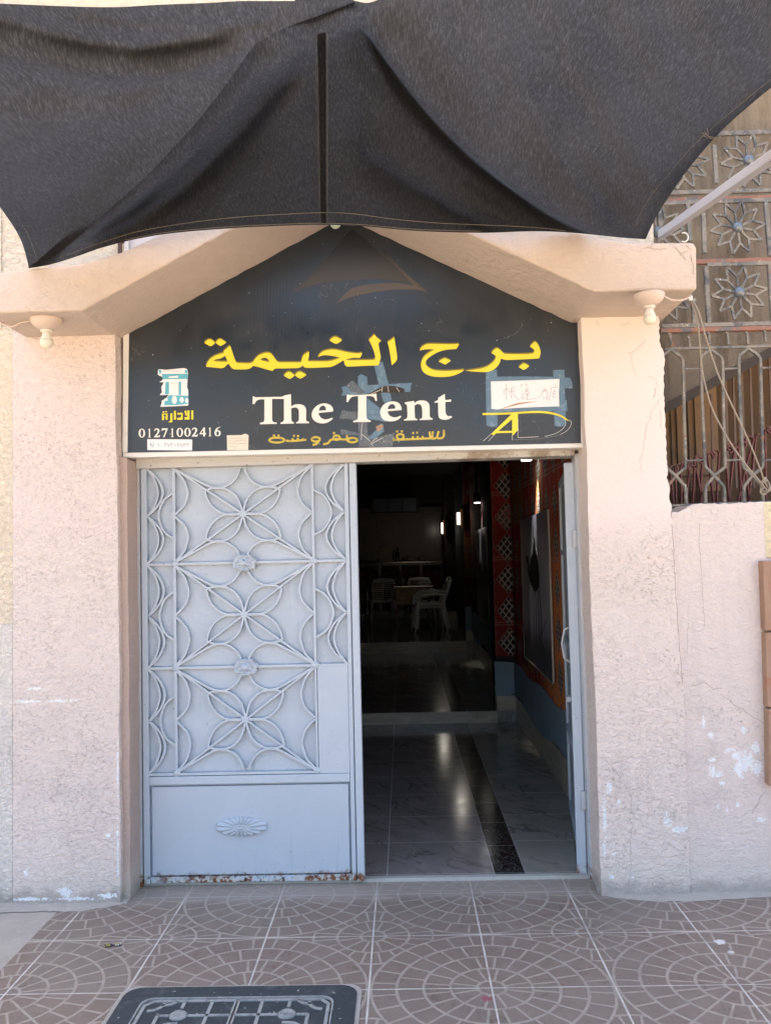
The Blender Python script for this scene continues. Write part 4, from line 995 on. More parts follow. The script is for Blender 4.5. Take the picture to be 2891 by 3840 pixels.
# ================================================================ black shade cloth
def plane_hit(px, py, off):
    d = ray(px, py); a = .12
    t = (2.9-off-CAM_H+a*(-.42+CAM_D))/(d.z+a*d.y); return CP+d*t
def pdist(pts):
    P0 = np.array(pts[:-1], float); P1 = np.array(pts[1:], float); D = P1-P0; L2 = (D**2).sum(1); Ls = np.sqrt(L2); cum = np.concatenate([[0], np.cumsum(Ls)])
    def f(x, y):
        t = np.clip(((x-P0[:, 0])*D[:, 0]+(y-P0[:, 1])*D[:, 1])/L2, 0, 1)
        qx, qy = P0[:, 0]+t*D[:, 0], P0[:, 1]+t*D[:, 1]
        dd = np.hypot(x-qx, y-qy); i = int(dd.argmin())
        s = D[i, 0]*(y-P0[i, 1])-D[i, 1]*(x-P0[i, 0])
        return dd[i]*(1 if s > 0 else -1), (cum[i]+t[i]*Ls[i])/cum[-1]
    return f
def ease(t): t = min(1, max(0, t)); return t*t*(3-2*t)
F1 = pdist([(1330, 20), (1400, 120), (1450, 199), (1554, 337), (1666, 467), (1796, 588), (1935, 692), (2073, 783), (2229, 865), (2420, 900)])
F2 = pdist([(1330, 480), (1420, 570), (1536, 658), (1710, 753), (1926, 840), (2200, 905)])
F3 = pdist([(2060, 440), (2160, 600), (2260, 740), (2340, 830), (2420, 893)])
F4 = pdist([(1130, 210), (1028, 322), (871, 523), (679, 714), (496, 836), (200, 990)])
F5 = pdist([(1000, 640), (860, 730), (700, 830), (480, 920)])
F6 = pdist([(1290, 330), (1330, 480), (1420, 600), (1560, 700), (1700, 790)])
def bulge(f, x, y, amp, wf, wb):
    """a rounded fold: steep on the + side, long slope on the - side"""
    d, t = f(x, y); fade = ease(t/.15)*ease((1-t)/.10)
    if d > 0: return amp*fade*math.exp(-(d/wf)**2)
    return amp*fade*math.exp(-(d/wb)**2)
def off_main(x, y):
    o = 0
    o += bulge(F1, x, y, .080, 26, 170)
    d, t = F1(x, y); o -= .035*ease(t/.1)*ease((1-t)/.12)*math.exp(-((d-70)/45)**2)
    o += bulge(F2, x, y, .034, 30, 75)
    o += bulge(F3, x, y, .022, 35, 60)
    d, t = F3(x, y); o += .012*math.exp(-((d+120)/45)**2)
    o += -bulge(F4, x, y, .050, 45, 45)
    d, t = F4(x, y); o += .030*math.exp(-((abs(d)-95)/55)**2)*ease(t/.1)*ease((1-t)/.15)
    o += -bulge(F5, x, y, .018, 40, 40)
    o += -bulge(F6, x, y, .020, 45, 45)
    o += .010*math.sin(x*.011+y*.006)+.006*math.sin(x*.023-y*.013+1)
    return o
G1 = pdist([(-150, 150), (0, 205), (150, 238), (305, 268), (440, 283), (566, 279), (680, 262), (784, 235), (960, 170)])
G2 = pdist([(-150, 20), (0, 62), (200, 118), (340, 152), (520, 172), (700, 150), (900, 120)])
G3 = pdist([(200, 25), (420, 62), (640, 90), (860, 92), (1050, 70)])
G4 = pdist([(-100, 420), (120, 450), (330, 440), (560, 400), (800, 320)])
G5 = pdist([(110, 1000), (220, 800), (400, 600), (640, 430), (900, 260)])
def off_lobe(x, y):
    o = 0
    o += bulge(G1, x, y, .038, 30, 80)
    o += -bulge(G2, x, y, .022, 36, 40)
    o += -bulge(G3, x, y, .012, 30, 34)
    o += bulge(G4, x, y, .022, 90, 70)
    o += -bulge(G5, x, y, .018, 80, 70)
    o += .006*math.sin(x*.017+y*.009)
    return o
def resample(pts, n):
    p = catmull(pts, False, 8); p = np.array(p); L = np.concatenate([[0], np.cumsum(np.hypot(*np.diff(p, axis=0).T))])
    s = np.linspace(0, L[-1], n); return np.stack([np.interp(s, L, p[:, 0]), np.interp(s, L, p[:, 1])], 1)
def coons(bot, top, lef, rig, nu, nv):
    B = resample(bot, nu); T = resample(top, nu); Lf = resample(lef, nv); Rt = resample(rig, nv)
    u = np.linspace(0, 1, nu)[:, None, None]; v = np.linspace(0, 1, nv)[None, :, None]
    return (1-v)*B[:, None]+v*T[:, None]+(1-u)*Lf[None]+u*Rt[None]-((1-u)*(1-v)*B[0]+u*(1-v)*B[-1]+(1-u)*v*T[0]+u*v*T[-1])
cloth_bot = [(110, 1006), (200, 990), (300, 958), (380, 930), (470, 906), (580, 884), (700, 869), (900, 854), (1080, 846), (1210, 843), (1380, 850), (1560, 866), (1800, 873), (1960, 868), (2060, 868), (2160, 874), (2260, 884), (2340, 892), (2420, 897)]
cloth_right = [(2420, 897), (2436, 860), (2460, 812), (2500, 748), (2560, 660), (2640, 560), (2725, 470), (2810, 395), (2891, 328), (3000, 250), (3130, 180)]
cloth_top = [(1180, -60), (1330, 2), (1400, 6), (1480, -40), (1700, -120), (2100, -200), (2600, -200), (3130, 180)]
cloth_lef = [(110, 1006), (240, 890), (480, 665), (650, 500), (800, 330), (900, 210), (1040, 60), (1180, -60)]
lobe_fold = [(110, 1006), (170, 985), (232, 940), (305, 880), (430, 768), (557, 653), (640, 565), (723, 475), (800, 380), (871, 287), (920, 215), (958, 165), (1030, 122), (1115, 87), (1220, 50), (1330, 6)]
lobe_left = [(110, 1006), (100, 962), (82, 905), (56, 856), (25, 810), (0, 776), (-60, 710), (-160, 620), (-300, 500)]
lobe_top = [(-300, 10), (-100, 18), (0, 14), (250, 24), (430, 27), (600, 18), (780, 11), (900, 4), (1010, 4), (1150, 3), (1330, 2)]
lobe_far = [(-300, 500), (-300, 250), (-300, 10)]
CLV, CLF = [], []
def add_sheet(G, offf, lift):
    nu, nv = G.shape[:2]; o0 = len(CLV)
    for i in range(nu):
        for j in range(nv):
            x, y = G[i, j]; CLV.append(tuple(plane_hit(x, y, offf(x, y)+lift(i/(nu-1), j/(nv-1), x, y))))
    for i in range(nu-1):
        for j in range(nv-1): CLF.append((o0+i*nv+j, o0+i*nv+j+1, o0+(i+1)*nv+j+1, o0+(i+1)*nv+j))
    return o0
add_sheet(coons(cloth_bot, cloth_top, cloth_lef, cloth_right, 150, 90), off_main, lambda u, v, x, y: -.03*ease(v*3)*ease(u*4))
def lobe_lift(u, v, x, y):
    dd = math.hypot(x-110, y-1006); return .008+.15*ease(dd/600)*(.25+.75*ease(math.hypot(x-1330, y-6)/420))
# lobe: u along the fold edge, v from the fold edge outward to the far edge
lobe_out = [(110, 1006), (100, 962), (82, 905), (56, 856), (25, 810), (0, 776), (-60, 710), (-160, 620), (-300, 400), (-260, 120), (-100, 18), (0, 14), (250, 24), (430, 27), (600, 18), (780, 11), (900, 4), (1010, 4), (1150, 3), (1325, 1)]
Lg = coons(lobe_fold, lobe_out, [(110, 1006), (109.5, 1005)], [(1330, 6), (1325, 1)], 150, 70)
# curl of the fold edge back towards the main sheet
curl = []
E_ = resample(lobe_fold, 150)
add_sheet(Lg, off_lobe, lobe_lift)
o0 = len(CLV)
for i in range(150):
    x, y = E_[i]; u = i/149
    for j in range(6):
        t = j/5; b = lobe_lift(0, 0, x, y)+off_lobe(x, y)
        CLV.append(tuple(plane_hit(x-46*t*min(1, 3*u)*min(1, 4*(1-u)), y-22*t*min(1, 3*u)*min(1, 4*(1-u)), b*(1-t)+(-.02)*t-.012*math.sin(math.pi*t))))
for i in range(149):
    for j in range(5): CLF.append((o0+i*6+j, o0+i*6+j+1, o0+(i+1)*6+j+1, o0+(i+1)*6+j))
def clothmat():
    m = Mt('black_shade_cloth', (.0130, .0134, .0145), .9, spec=.12); x, y, z = m.pos()
    th = m.noise(1, 3, .75, vec=m.comb(x*330, y*38, z*38))
    th2 = m.noise(1, 3, .75, vec=m.comb(x*60, y*260, z*120))
    big = m.noise(2.2, 4, .6)
    m.over(th.sm(.45, .8)*.6, (.040, .039, .038)); m.over(th2.sm(.5, .8)*.35, (.034, .033, .033)); m.over(big.sm(.4, .7)*.3, (.023, .021, .020))
    nt = m.nt; tr = nt.nodes.new('ShaderNodeBsdfTranslucent'); mixs = nt.nodes.new('ShaderNodeMixShader')
    tr.inputs[0].default_value = (.128, .126, .127, 1)
    fac = th.sm(.40, .80)*(th2.sm(.2, .7)*.6+.4)*.62+big.sm(.35, .7)*.06+.17
    nt.links.new(fac.v, mixs.inputs[0]); nt.links.new(m.b.outputs[0], mixs.inputs[1]); nt.links.new(tr.outputs[0], mixs.inputs[2])
    nt.links.new(mixs.outputs[0], nt.nodes['Material Output'].inputs[0])
    m.bump(th*.7+th2*.5, .0012, .7); return m
M_cloth = clothmat()
M_darken = Mt('darkening_cloth', (.014, .015, .017), .9, spec=.1)
M_darken.b.inputs['Alpha'].default_value = .50
SS = thing('shade_sail', plane_hit(1210, 843, 0), 'black shade cloth stretched overhead with deep folds and a stitched hem', 'shade cloth')
sheet = link('cloth_sheet', CLV, CLF, M_cloth, SS, smooth=True, fixn=False)
def cloth_line(name, pts, offf, r, mat, lift=0.0, n=120, dash=False):
    p = resample(pts, n); m = MB(); q = []
    for x, y in p: q.append(plane_hit(x, y, offf(x, y)+lift))
    q = [CP+(v-CP)*.9985 for v in q]
    m.tube(q, r, 5); return m.build(name, mat, SS)
def lift_main_(pts, k): return [(x, y-k) for x, y in pts]
def layer(pts, wa, wb, offf, lift, n=110, taper=True):
    """extra cloth added just above the sheet to darken it (folds, turned hem)"""
    p = resample(pts, n); m = MB(); rows = []
    for i in range(n):
        a = p[max(i-1, 0)]; b = p[min(i+1, n-1)]; d = b-a; d = d/(np.hypot(*d) or 1); nx, ny = -d[1], d[0]
        t = i/(n-1); k = min(1, t*5, (1-t)*5) if taper else 1
        rows.append([plane_hit(p[i][0]+nx*w*k, p[i][1]+ny*w*k, offf(p[i][0]+nx*w*k, p[i][1]+ny*w*k)+lift) for w in np.linspace(wa, wb, 5)])
    m.grid(rows); return m.build('darkening_layer', M_cloth, SS, smooth=True, fixn=False)
def main_off(x, y): return off_main(x, y)-.085
for lf in (.002, -.008):
    layer([(1360, 60), (1400, 120), (1450, 199), (1554, 337), (1666, 467), (1796, 588), (1935, 692), (2073, 783), (2229, 865)], 6, 44, main_off, lf)
    layer(lobe_fold[3:-3], -14, 46, main_off, lf) if lf < 0 else None
layer([(1420, 570), (1536, 658), (1710, 753), (1926, 840)], -12, 24, main_off, .0)
layer([(1060, 270), (1028, 322), (871, 523), (679, 714), (496, 836), (380, 905)], -26, 26, main_off, .0)
layer([(1300, 400), (1360, 540), (1480, 660), (1640, 760)], -16, 16, main_off, .0)
G_ = coons([(300, 938), (420, 900), (600, 866), (900, 838), (1210, 828), (1560, 850), (1800, 858), (2060, 856), (2215, 862)], [(1190, 90), (1260, 60), (1345, 60)],
           [(300, 938), (430, 780), (557, 660), (723, 485), (871, 300), (958, 190), (1060, 130), (1190, 90)],
           [(2215, 862), (2073, 790), (1935, 700), (1796, 596), (1666, 476), (1554, 346), (1450, 210), (1345, 60)], 70, 40)
m = MB(); m.grid([[plane_hit(*G_[i][j], main_off(*G_[i][j])+.005) for j in range(40)] for i in range(70)]); m.build('darkening_layer', M_darken, SS, smooth=True, fixn=False)  # unseen second sheet, added above to block light and darken the middle
layer([(2160, 600), (2260, 740), (2340, 830), (2400, 880)], -12, 14, main_off, .0)
layer(lift_main_(cloth_bot[3:-1], 21), -20, 20, main_off, .0, taper=False)
layer([(2402, 850), (2432, 790), (2472, 722), (2532, 632), (2612, 532), (2697, 442), (2782, 368), (2863, 300), (2972, 222)], -24, 22, main_off, .0, taper=False)
M_thread = Mt('hem_thread', (.17, .15, .12), .8); M_thread2 = Mt('seam_thread', (.09, .085, .075), .8); M_seam = Mt('seam_band', (.011, .0115, .013), .9, spec=.1)
ml = lambda x, y: off_main(x, y)-.03*0
hem1 = [(250, 958), (330, 927), (420, 897), (520, 868), (640, 846), (780, 826), (920, 812), (1060, 804), (1210, 797), (1330, 802), (1460, 820), (1640, 836), (1800, 843), (1960, 850), (2060, 858), (2120, 866)]
def lift_main(pts, k): return [(x, y-k) for x, y in pts]
cloth_line('stitching', hem1, off_main, .0011, M_thread, .004)
cloth_line('stitching', lift_main(cloth_bot[4:13], 6), off_main, .0011, M_thread, .003)
cloth_line('stitching', [(2384, 905-60), (2400, 800), (2440, 735), (2500, 660), (2575, 570), (2650, 497), (2740, 420), (2830, 345), (2920, 275)], off_main, .0009, Mt('dark_thread', (.13, .115, .10), .8), .012)
cloth_line('stitching', [(140, 985), (133, 950), (115, 900), (90, 850), (60, 805), (25, 760), (-20, 710)], off_lobe, .0009, Mt('dark_thread', (.10, .09, .08), .8), .05)
cloth_line('stitching', [(-50, 36), (150, 24), (250, 32), (430, 36), (600, 28), (780, 20), (1000, 13)], off_lobe, .0007, M_thread2, .115)
def band(name, a, b, mat, lift=.004):
    m = MB(); pa, pb = resample(a, 60), resample(b, 60)
    rows = [[CP+(plane_hit(x, y, off_main(x, y)+lift)-CP)*.999 for x, y in (pa[i], pb[i])] for i in range(60)]
    m.grid(rows); return m.build(name, mat, SS, smooth=True, fixn=False)
band('seam', [(1190, 130), (1196, 400), (1203, 800), (1206, 838)], [(1222, 120), (1222, 400), (1222, 800), (1224, 838)], M_cloth)
for x0_, x1_ in ((1182, 1198), (1188, 1203), (1226, 1226), (1231, 1229)):
    cloth_line('seam_stitching', [(x0_, 130), ((x0_+x1_)/2, 420), (x1_, 838)], off_main, .0006, M_thread2, .006)
for a, b in (((2630, 498), (2680, 516)), ((2634, 508), (2682, 522)), ((2640, 494), (2668, 520)), ((2650, 480), (2655, 505))):
    cloth_line('loose_thread', [a, ((a[0]+b[0])/2, (a[1]+b[1])/2+3), b], off_main, .0008, M_thread, .02, 10)

# ================================================================ grey pole, cables
m = MB(); p0, p1 = P(2480, 878, -.10), P(2891, 590, -1.15); p1 = p0+(p1-p0)*1.35
m.tube([p0, p1], .0255, square=True)
PO = m.build('awning_pole', M_steel, None, bevel=.003)
tag(PO, 'grey square steel tube slanting up from the right end of the beam', 'pole')
m = MB(); br = P(2452, 888, -.06); m.box(br.x-.03, br.x+.035, -.12, -.03, 2.922, 2.945); m.box(br.x+.02, br.x+.028, -.13, -.03, 2.93, 3.0)
b2 = m.build('bracket', M_iron, PO)
hk = P(2563, 890, -.05); m = MB(); m.tube([hk+Vector((.020*math.cos(a), 0, .022*math.sin(a))) for a in np.linspace(-2.2, 2.0, 18)], .0035, 6)
tag(m.build('hook', M_collar, None, smooth=True), 'small white curled hook on top of the right beam end', 'hook')
wire('cable', [P(2588, 1122, -.02), P(2612, 1195, -.01), P(2623, 1290, .0), P(2628, 1365, .02), P(2640, 1430, .03), P(2668, 1530, .035), P(2725, 1640, .04), P(2780, 1723, .05), P(2835, 1790, .06), P(2864, 1825, .08)], .0042, M_wire, 'dusty cable curving from the right end of the beam to the grille knot, left one', 'cable')
wire('cable', [P(2590, 1122, -.02), P(2618, 1170, -.03), P(2650, 1280, -.02), P(2690, 1400, -.01), P(2748, 1530, .0), P(2802, 1645, .02), P(2848, 1757, .05), P(2864, 1805, .08), P(2880, 1830, .09), P(2900, 1850, .10)], .0042, M_wire, 'dusty cable running straighter from the beam to the grille knot, right one', 'cable')
kp = P(2868, 1812, .085); pts = [kp+Vector((.022*math.cos(a)*(1-a*.012), .012*math.sin(a*2), .030*math.sin(a)+a*.0012-.02)) for a in np.linspace(0, 16, 60)]
m = MB(); m.tube(pts, .004, 6); lp = P(2862, 1842, .08); m.tube([lp+Vector((.016*math.cos(a), 0, .016*math.sin(a))) for a in np.linspace(0, 5.6, 20)], .004, 6)
tag(m.build('cable', M_wire, None, smooth=True), 'tangled knot of dusty cable tied to the grille', 'cable')
m = MB(); cpx = P(2588, 1118, -.02); m.box(cpx.x-.008, cpx.x+.008, cpx.y-.006, cpx.y+.006, cpx.z-.012, cpx.z+.012)
tag(m.build('cable_clip', M_collar, None, bevel=.002), 'small white cable clip at the underside of the right beam end', 'clip')

# ================================================================ iron grille, wall and stairs behind it
WB = thing('stair_wall', (2.6, .8, 0), 'brown rough rendered stair wall behind the iron grille', 'wall')
YB = .72
dl = [P(2440, 1545, YB), P(2495, 1512, YB), P(2620, 1445, YB), P(2750, 1375, YB), P(2891, 1300, YB), P(3300, 1080, YB)]
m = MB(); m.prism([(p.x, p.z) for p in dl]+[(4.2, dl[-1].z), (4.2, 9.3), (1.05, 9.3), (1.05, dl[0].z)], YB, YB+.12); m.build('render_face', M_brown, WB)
m = MB(); m.prism([(p.x, p.z) for p in dl]+[(p.x, p.z-.055) for p in dl[::-1]], YB-.006, YB+.3); m.build('stringer', M_darkband, WB)
m = MB(); m.box(1.05, 4.2, 1.6, 1.7, -.1, 4.2); m.build('back_panel', Mt('dark_brown_back', (.07, .042, .022), .9), WB)
m = MB(); m.box(1.3, P(2690, 1600, 1.45).x, 1.45, 1.5, P(2600, 1842, 1.45).z, 3.4); m.build('ochre_panel', M_ochre, WB)
m = MB()
for cx in (390, 440, 540, 600): m.box(P(2350+cx*.4294, 1700, 1.445).x-.002, P(2350+cx*.4294, 1700, 1.445).x+.002, 1.435, 1.449, 1.5, 3.2)
m.box(1.3, 2.0, 1.435, 1.449, P(2560, 1787, 1.44).z, P(2560, 1783, 1.44).z); m.build('panel_joints', M_darkband, WB)
m = MB(); m.box(1.05, 1.06, .5, 1.7, 0, 4); m.build('side_reveal', M_dark, WB)
SRL = thing('stair_railing', (2.4, 1.1, 1.6), 'thin brown stair balusters seen through the iron grille', 'railing')
M_bal = Mt('brown_baluster', (.16, .10, .065), .6)
for cx, yt, cx2 in ((735, 880, 752), (860, 760, 885), (925, 710, 955), (1000, 700, 1030), (1070, 600, 1108), (1165, 660, 1215), (1235, 500, 1290), (1330, 450, 1395)):
    m = MB(); a, b = P(2350+cx*.4294, 1100+yt*.4294, 1.0), P(2350+cx2*.4294, 1100+1700*.4294, 1.0)
    m.tube([a, b], .0085, square=True); m.build('baluster', M_bal, SRL)
SCR = thing('scroll_railing', (2.3, .5, 1.5), 'oxide red scrolled railing standing behind the foot of the iron grille', 'railing')
def scroll(cx, ty, bx, sgn, Y=.50):
    tp = P(2350+cx*.4294, 1100+ty*.4294, Y); bt = P(2350+bx*.4294, 1100+1990*.4294, Y); r = .023
    pts = [(bt.x, bt.z), (bt.x*.5+tp.x*.5+sgn*.002, (bt.z+tp.z)/2)]
    c = (tp.x+sgn*r, tp.z-r)
    for a in np.linspace(0, 1.45*math.pi, 14):
        rr_ = r*(1-.40*a/(1.45*math.pi)); pts.append((c[0]-sgn*rr_*math.cos(a), c[1]+rr_*math.sin(a)))
    m = MB(); m.bar(catmull(pts, False, 3), .006, Y-.012, Y+.012); m.build('scroll_bar', M_redrail, SCR)
for cx, ty, bx, sg in ((372, 1500, 415, 1), (418, 1488, 425, 1), (466, 1468, 470, 1), (548, 1470, 505, -1), (590, 1425, 560, 1), (655, 1410, 640, -1), (700, 1385, 770, 1), (800, 1362, 780, -1), (850, 1335, 900, 1), (935, 1308, 880, -1), (968, 1290, 1000, 1), (1098, 1245, 930, -1), (1120, 1225, 1040, 1), (1200, 1185, 1210, 1), (1290, 1160, 1300, -1), (600, 1500, 690, -1), (1010, 1330, 1090, -1)): scroll(cx, ty, bx, sg)
m = MB(); zb_ = P(2600, 1975, .5).z; m.box(1.1, 3.2, .48, .52, zb_-.2, zb_-.17); m.build('rail', M_redrail, SCR)

GR = thing('window_grille', (2.2, .12, 1.8), 'weathered wrought iron grille with welded ten-petal flowers over tall bottle-shaped bars', 'grille')
YG = .125
def gp(cx, cy, o=(2350, 1100)): w = P(o[0]+cx*.4294, o[1]+cy*.4294, YG); return (w.x, w.z)
def gx(px, py): w = P(px, py, YG); return (w.x, w.z)
def gbar(name, pts, w, mat=M_iron, y0=YG-.008, y1=YG+.010):
    m = MB(); m.bar(pts, w, y0, y1); return m.build(name, mat, GR, bevel=.0015)
for px, py in ((2803, 603), (2762, 854), (2769, 1097), (2553, 612), (2462, 872), (2490, 1108), (3060, 598), (3017, 848), (3025, 1090)):
    c = gx(px, py); R1 = .133; rot = math.pi/2+.10; m = MB()
    for i in range(10):
        a = rot+i*math.pi/5; b_ = a+math.pi/10
        n0 = (c[0]+.60*R1*math.cos(a), c[1]+.60*R1*math.sin(a)); 
        m.bar([(c[0]+.2*R1*math.cos(a-.10), c[1]+.2*R1*math.sin(a-.10)), n0], .0075, YG-.006-.0003*i, YG+.004)
        m.bar([(c[0]+.2*R1*math.cos(a+.10), c[1]+.2*R1*math.sin(a+.10)), n0], .0075, YG-.0065-.0003*i, YG+.004)
        for s in (-1, 1):
            tip = (c[0]+R1*math.cos(a+s*math.pi/10)*random.uniform(.97, 1.03), c[1]+R1*math.sin(a+s*math.pi/10)*random.uniform(.97, 1.03))
            m.bar([n0, tip], .0105, YG-.0075-.0002*i-(.0001 if s > 0 else 0), YG+.004)
    fo = m.build('flower', M_iron, GR)
    m = MB(); m.lathe([(.028, YG-.005), (.027, YG-.012), (.021, YG-.021), (.011, YG-.027), (.001, YG-.029)], (c[0], 0, c[1]), 18, 'Y'); m.build('boss', M_boss, fo, smooth=True)
gbar('cross_bar', [gx(2560, 512), gx(2700, 502), gx(3150, 487)], .022)
gbar('cross_bar', [gx(2480, 726), gx(2572, 722), gx(3150, 708)], .020)
gbar('cross_bar', [gx(2440, 752), gx(3150, 733)], .020, M_rust, YG-.004, YG+.02)
gbar('cross_bar', [gx(2440, 765), gx(2640, 757), gx(3150, 743)], .020)
gbar('cross_bar', [gx(2560, 983), gx(3150, 968)], .022, M_rust, YG-.004, YG+.02)
gbar('cross_bar', [gx(2648, 994), gx(3150, 980)], .018)
gbar('cross_bar', [gx(2480, 1224), gx(3150, 1206)], .020)
gbar('cross_bar', [gx(2476, 1241), gx(3150, 1224)], .020, M_rust, YG-.012, YG+.03)
for a, b in (((2676, 545), (2684, 690)), ((2576, 765), (2586, 905)), ((2635, 800), (2640, 950)), ((2868, 757), (2886, 960)), ((2598, 1120), (2602, 1216)), ((2645, 1000), (2656, 1212)), ((2882, 985), (2896, 1208)), ((2930, 500), (2942, 705)), ((2470, 760), (2476, 905))):
    gbar('upright', [gx(*a), gx(*b)], .020, M_iron, YG-.0095, YG+.012)
# lower grille
top_n = [(50, 495), (380, 490), (725, 488), (1055, 480), (1385, 472), (1715, 465)]
bot_n = [(100, 1594), (425, 1592), (760, 1590), (1095, 1588), (1425, 1585), (1755, 1580)]
def chain(pts): return [gp(*p) for p in pts]
for i in range(1, 6):
    tx, ty = top_n[i]; bx, by = bot_n[i]
    gbar('bottle_bar', chain([(tx, ty), (tx+88, ty+62), (tx+105, ty+90), (tx+110, ty+170), (tx+118, ty+600), (tx+130, by-95), (tx+128, by-70), (bx, by), (bx-72, by+95), (bx-76, by+150), (bx-74, by+250)]), .0125)
    gbar('bottle_bar', chain([(tx, ty+2), (tx-75, ty+58), (tx-82, ty+90), (tx-80, ty+200), (tx-65, ty+600), (tx-45, by-100), (tx-38, by-70), (bx, by+2), (bx+82, by+95), (bx+88, by+130), (bx+92, by+250)]), .0125, M_iron, YG-.0085, YG+.0095)
    if i < 5:
        tx2 = top_n[i+1][0]
        gbar('link_bar', chain([(tx+112, ty+172), (tx2-80, ty+168)]), .0085, M_iron, YG-.005, YG+.006)
        gbar('link_bar', chain([(tx+130, by-130), (tx2-46, by-138)]), .0085, M_iron, YG-.005, YG+.006)
gbar('cross_bar', chain([(330, 490), (420, 484), (640, 478), (860, 474), (1260, 462), (1800, 445)]), .012, M_iron, YG-.010, YG+.010)
gbar('cross_bar', chain([(360, 1856), (640, 1842), (1260, 1822), (1800, 1805)]), .011, M_iron, YG-.010, YG+.010)
for x, y in ((375, 345), (540, 375), (712, 335), (875, 340), (1045, 335), (1200, 318), (1370, 310)):
    gbar('stub', chain([(x-14, y), (x, y+18), (x+8, y+110+(x < 600)*0)]), .010)
tri = [gp(395, 400), gp(424, 472), gp(372, 474)]
m = MB(); m.prism(tri, YG-.004, YG+.004); m.build('gusset', M_ochre, GR)

# ================================================================ things on the pavement
CV = thing('manhole_cover', (-.63, -1.2, 0), 'dark cast iron double manhole cover with raised pale tracery at the bottom edge', 'manhole cover')
M_cast = Mt('dark_cast_iron', (.036, .043, .050), .6, spec=.4); M_cast.pos(); M_cast.over(M_cast.noise(9, 5, .75).sm(.5, .7)*.5, (.13, .14, .14)); M_cast.over(M_cast.noise(60, 4).sm(.68, .7), (.4, .4, .38)); M_cast.bump(M_cast.noise(50, 5), .003, .7)
M_trace = Mt('worn_pale_tracery', (.31, .315, .30), .8); M_trace.pos(); M_trace.over(M_trace.noise(20, 5, .75).sm(.45, .65)*.6, (.12, .13, .14))
tl, tr_ = PZ(478, 3702), PZ(1345, 3712); X0, X1, Y1 = tl.x+.012, tr_.x-.004, (tl.y+tr_.y)/2; Y0 = Y1-.87
def rrect(x0, x1, y0, y1, r, n=6):
    o = []
    for cx, cy, a0_ in ((x1-r, y1-r, 0), (x0+r, y1-r, 90), (x0+r, y0+r, 180), (x1-r, y0+r, 270)):
        for k_ in range(n+1): a = R_(a0_+90*k_/n); o.append((cx+r*math.cos(a), cy+r*math.sin(a)))
    return o
def ringZ(mb, o, i_, z0, z1):
    n = len(o); vs = [(x, y, z1) for x, y in o]+[(x, y, z1) for x, y in i_]+[(x, y, z0) for x, y in o]+[(x, y, z0) for x, y in i_]
    fs = []
    for k_ in range(n):
        j = (k_+1) % n; fs += [(k_, j, n+j, n+k_), (k_, 2*n+k_, 2*n+j, j), (n+k_, n+j, 3*n+j, 3*n+k_)]
    mb.add(vs, fs)
m = MB(); ringZ(m, rrect(X0-.018, X1+.016, Y0-.018, Y1+.016, .055), rrect(X0+.001, X1-.001, Y0+.001, Y1-.001, .065), -.01, .0035); m.build('cement_bed', M_cement, CV)
m = MB(); ringZ(m, rrect(X0, X1, Y0, Y1, .065), rrect(X0+.085, X1-.085, Y0+.085, Y1-.085, .045), -.01, .009); m.build('frame', M_cast, CV)
m = MB(); ringZ(m, rrect(X0+.080, X1-.080, Y0+.080, Y1-.080, .047), rrect(X0+.0855, X1-.0855, Y0+.0855, Y1-.0855, .045), .0, .0105); m.build('frame_edge', M_trace, CV)
xm = (X0+X1)/2
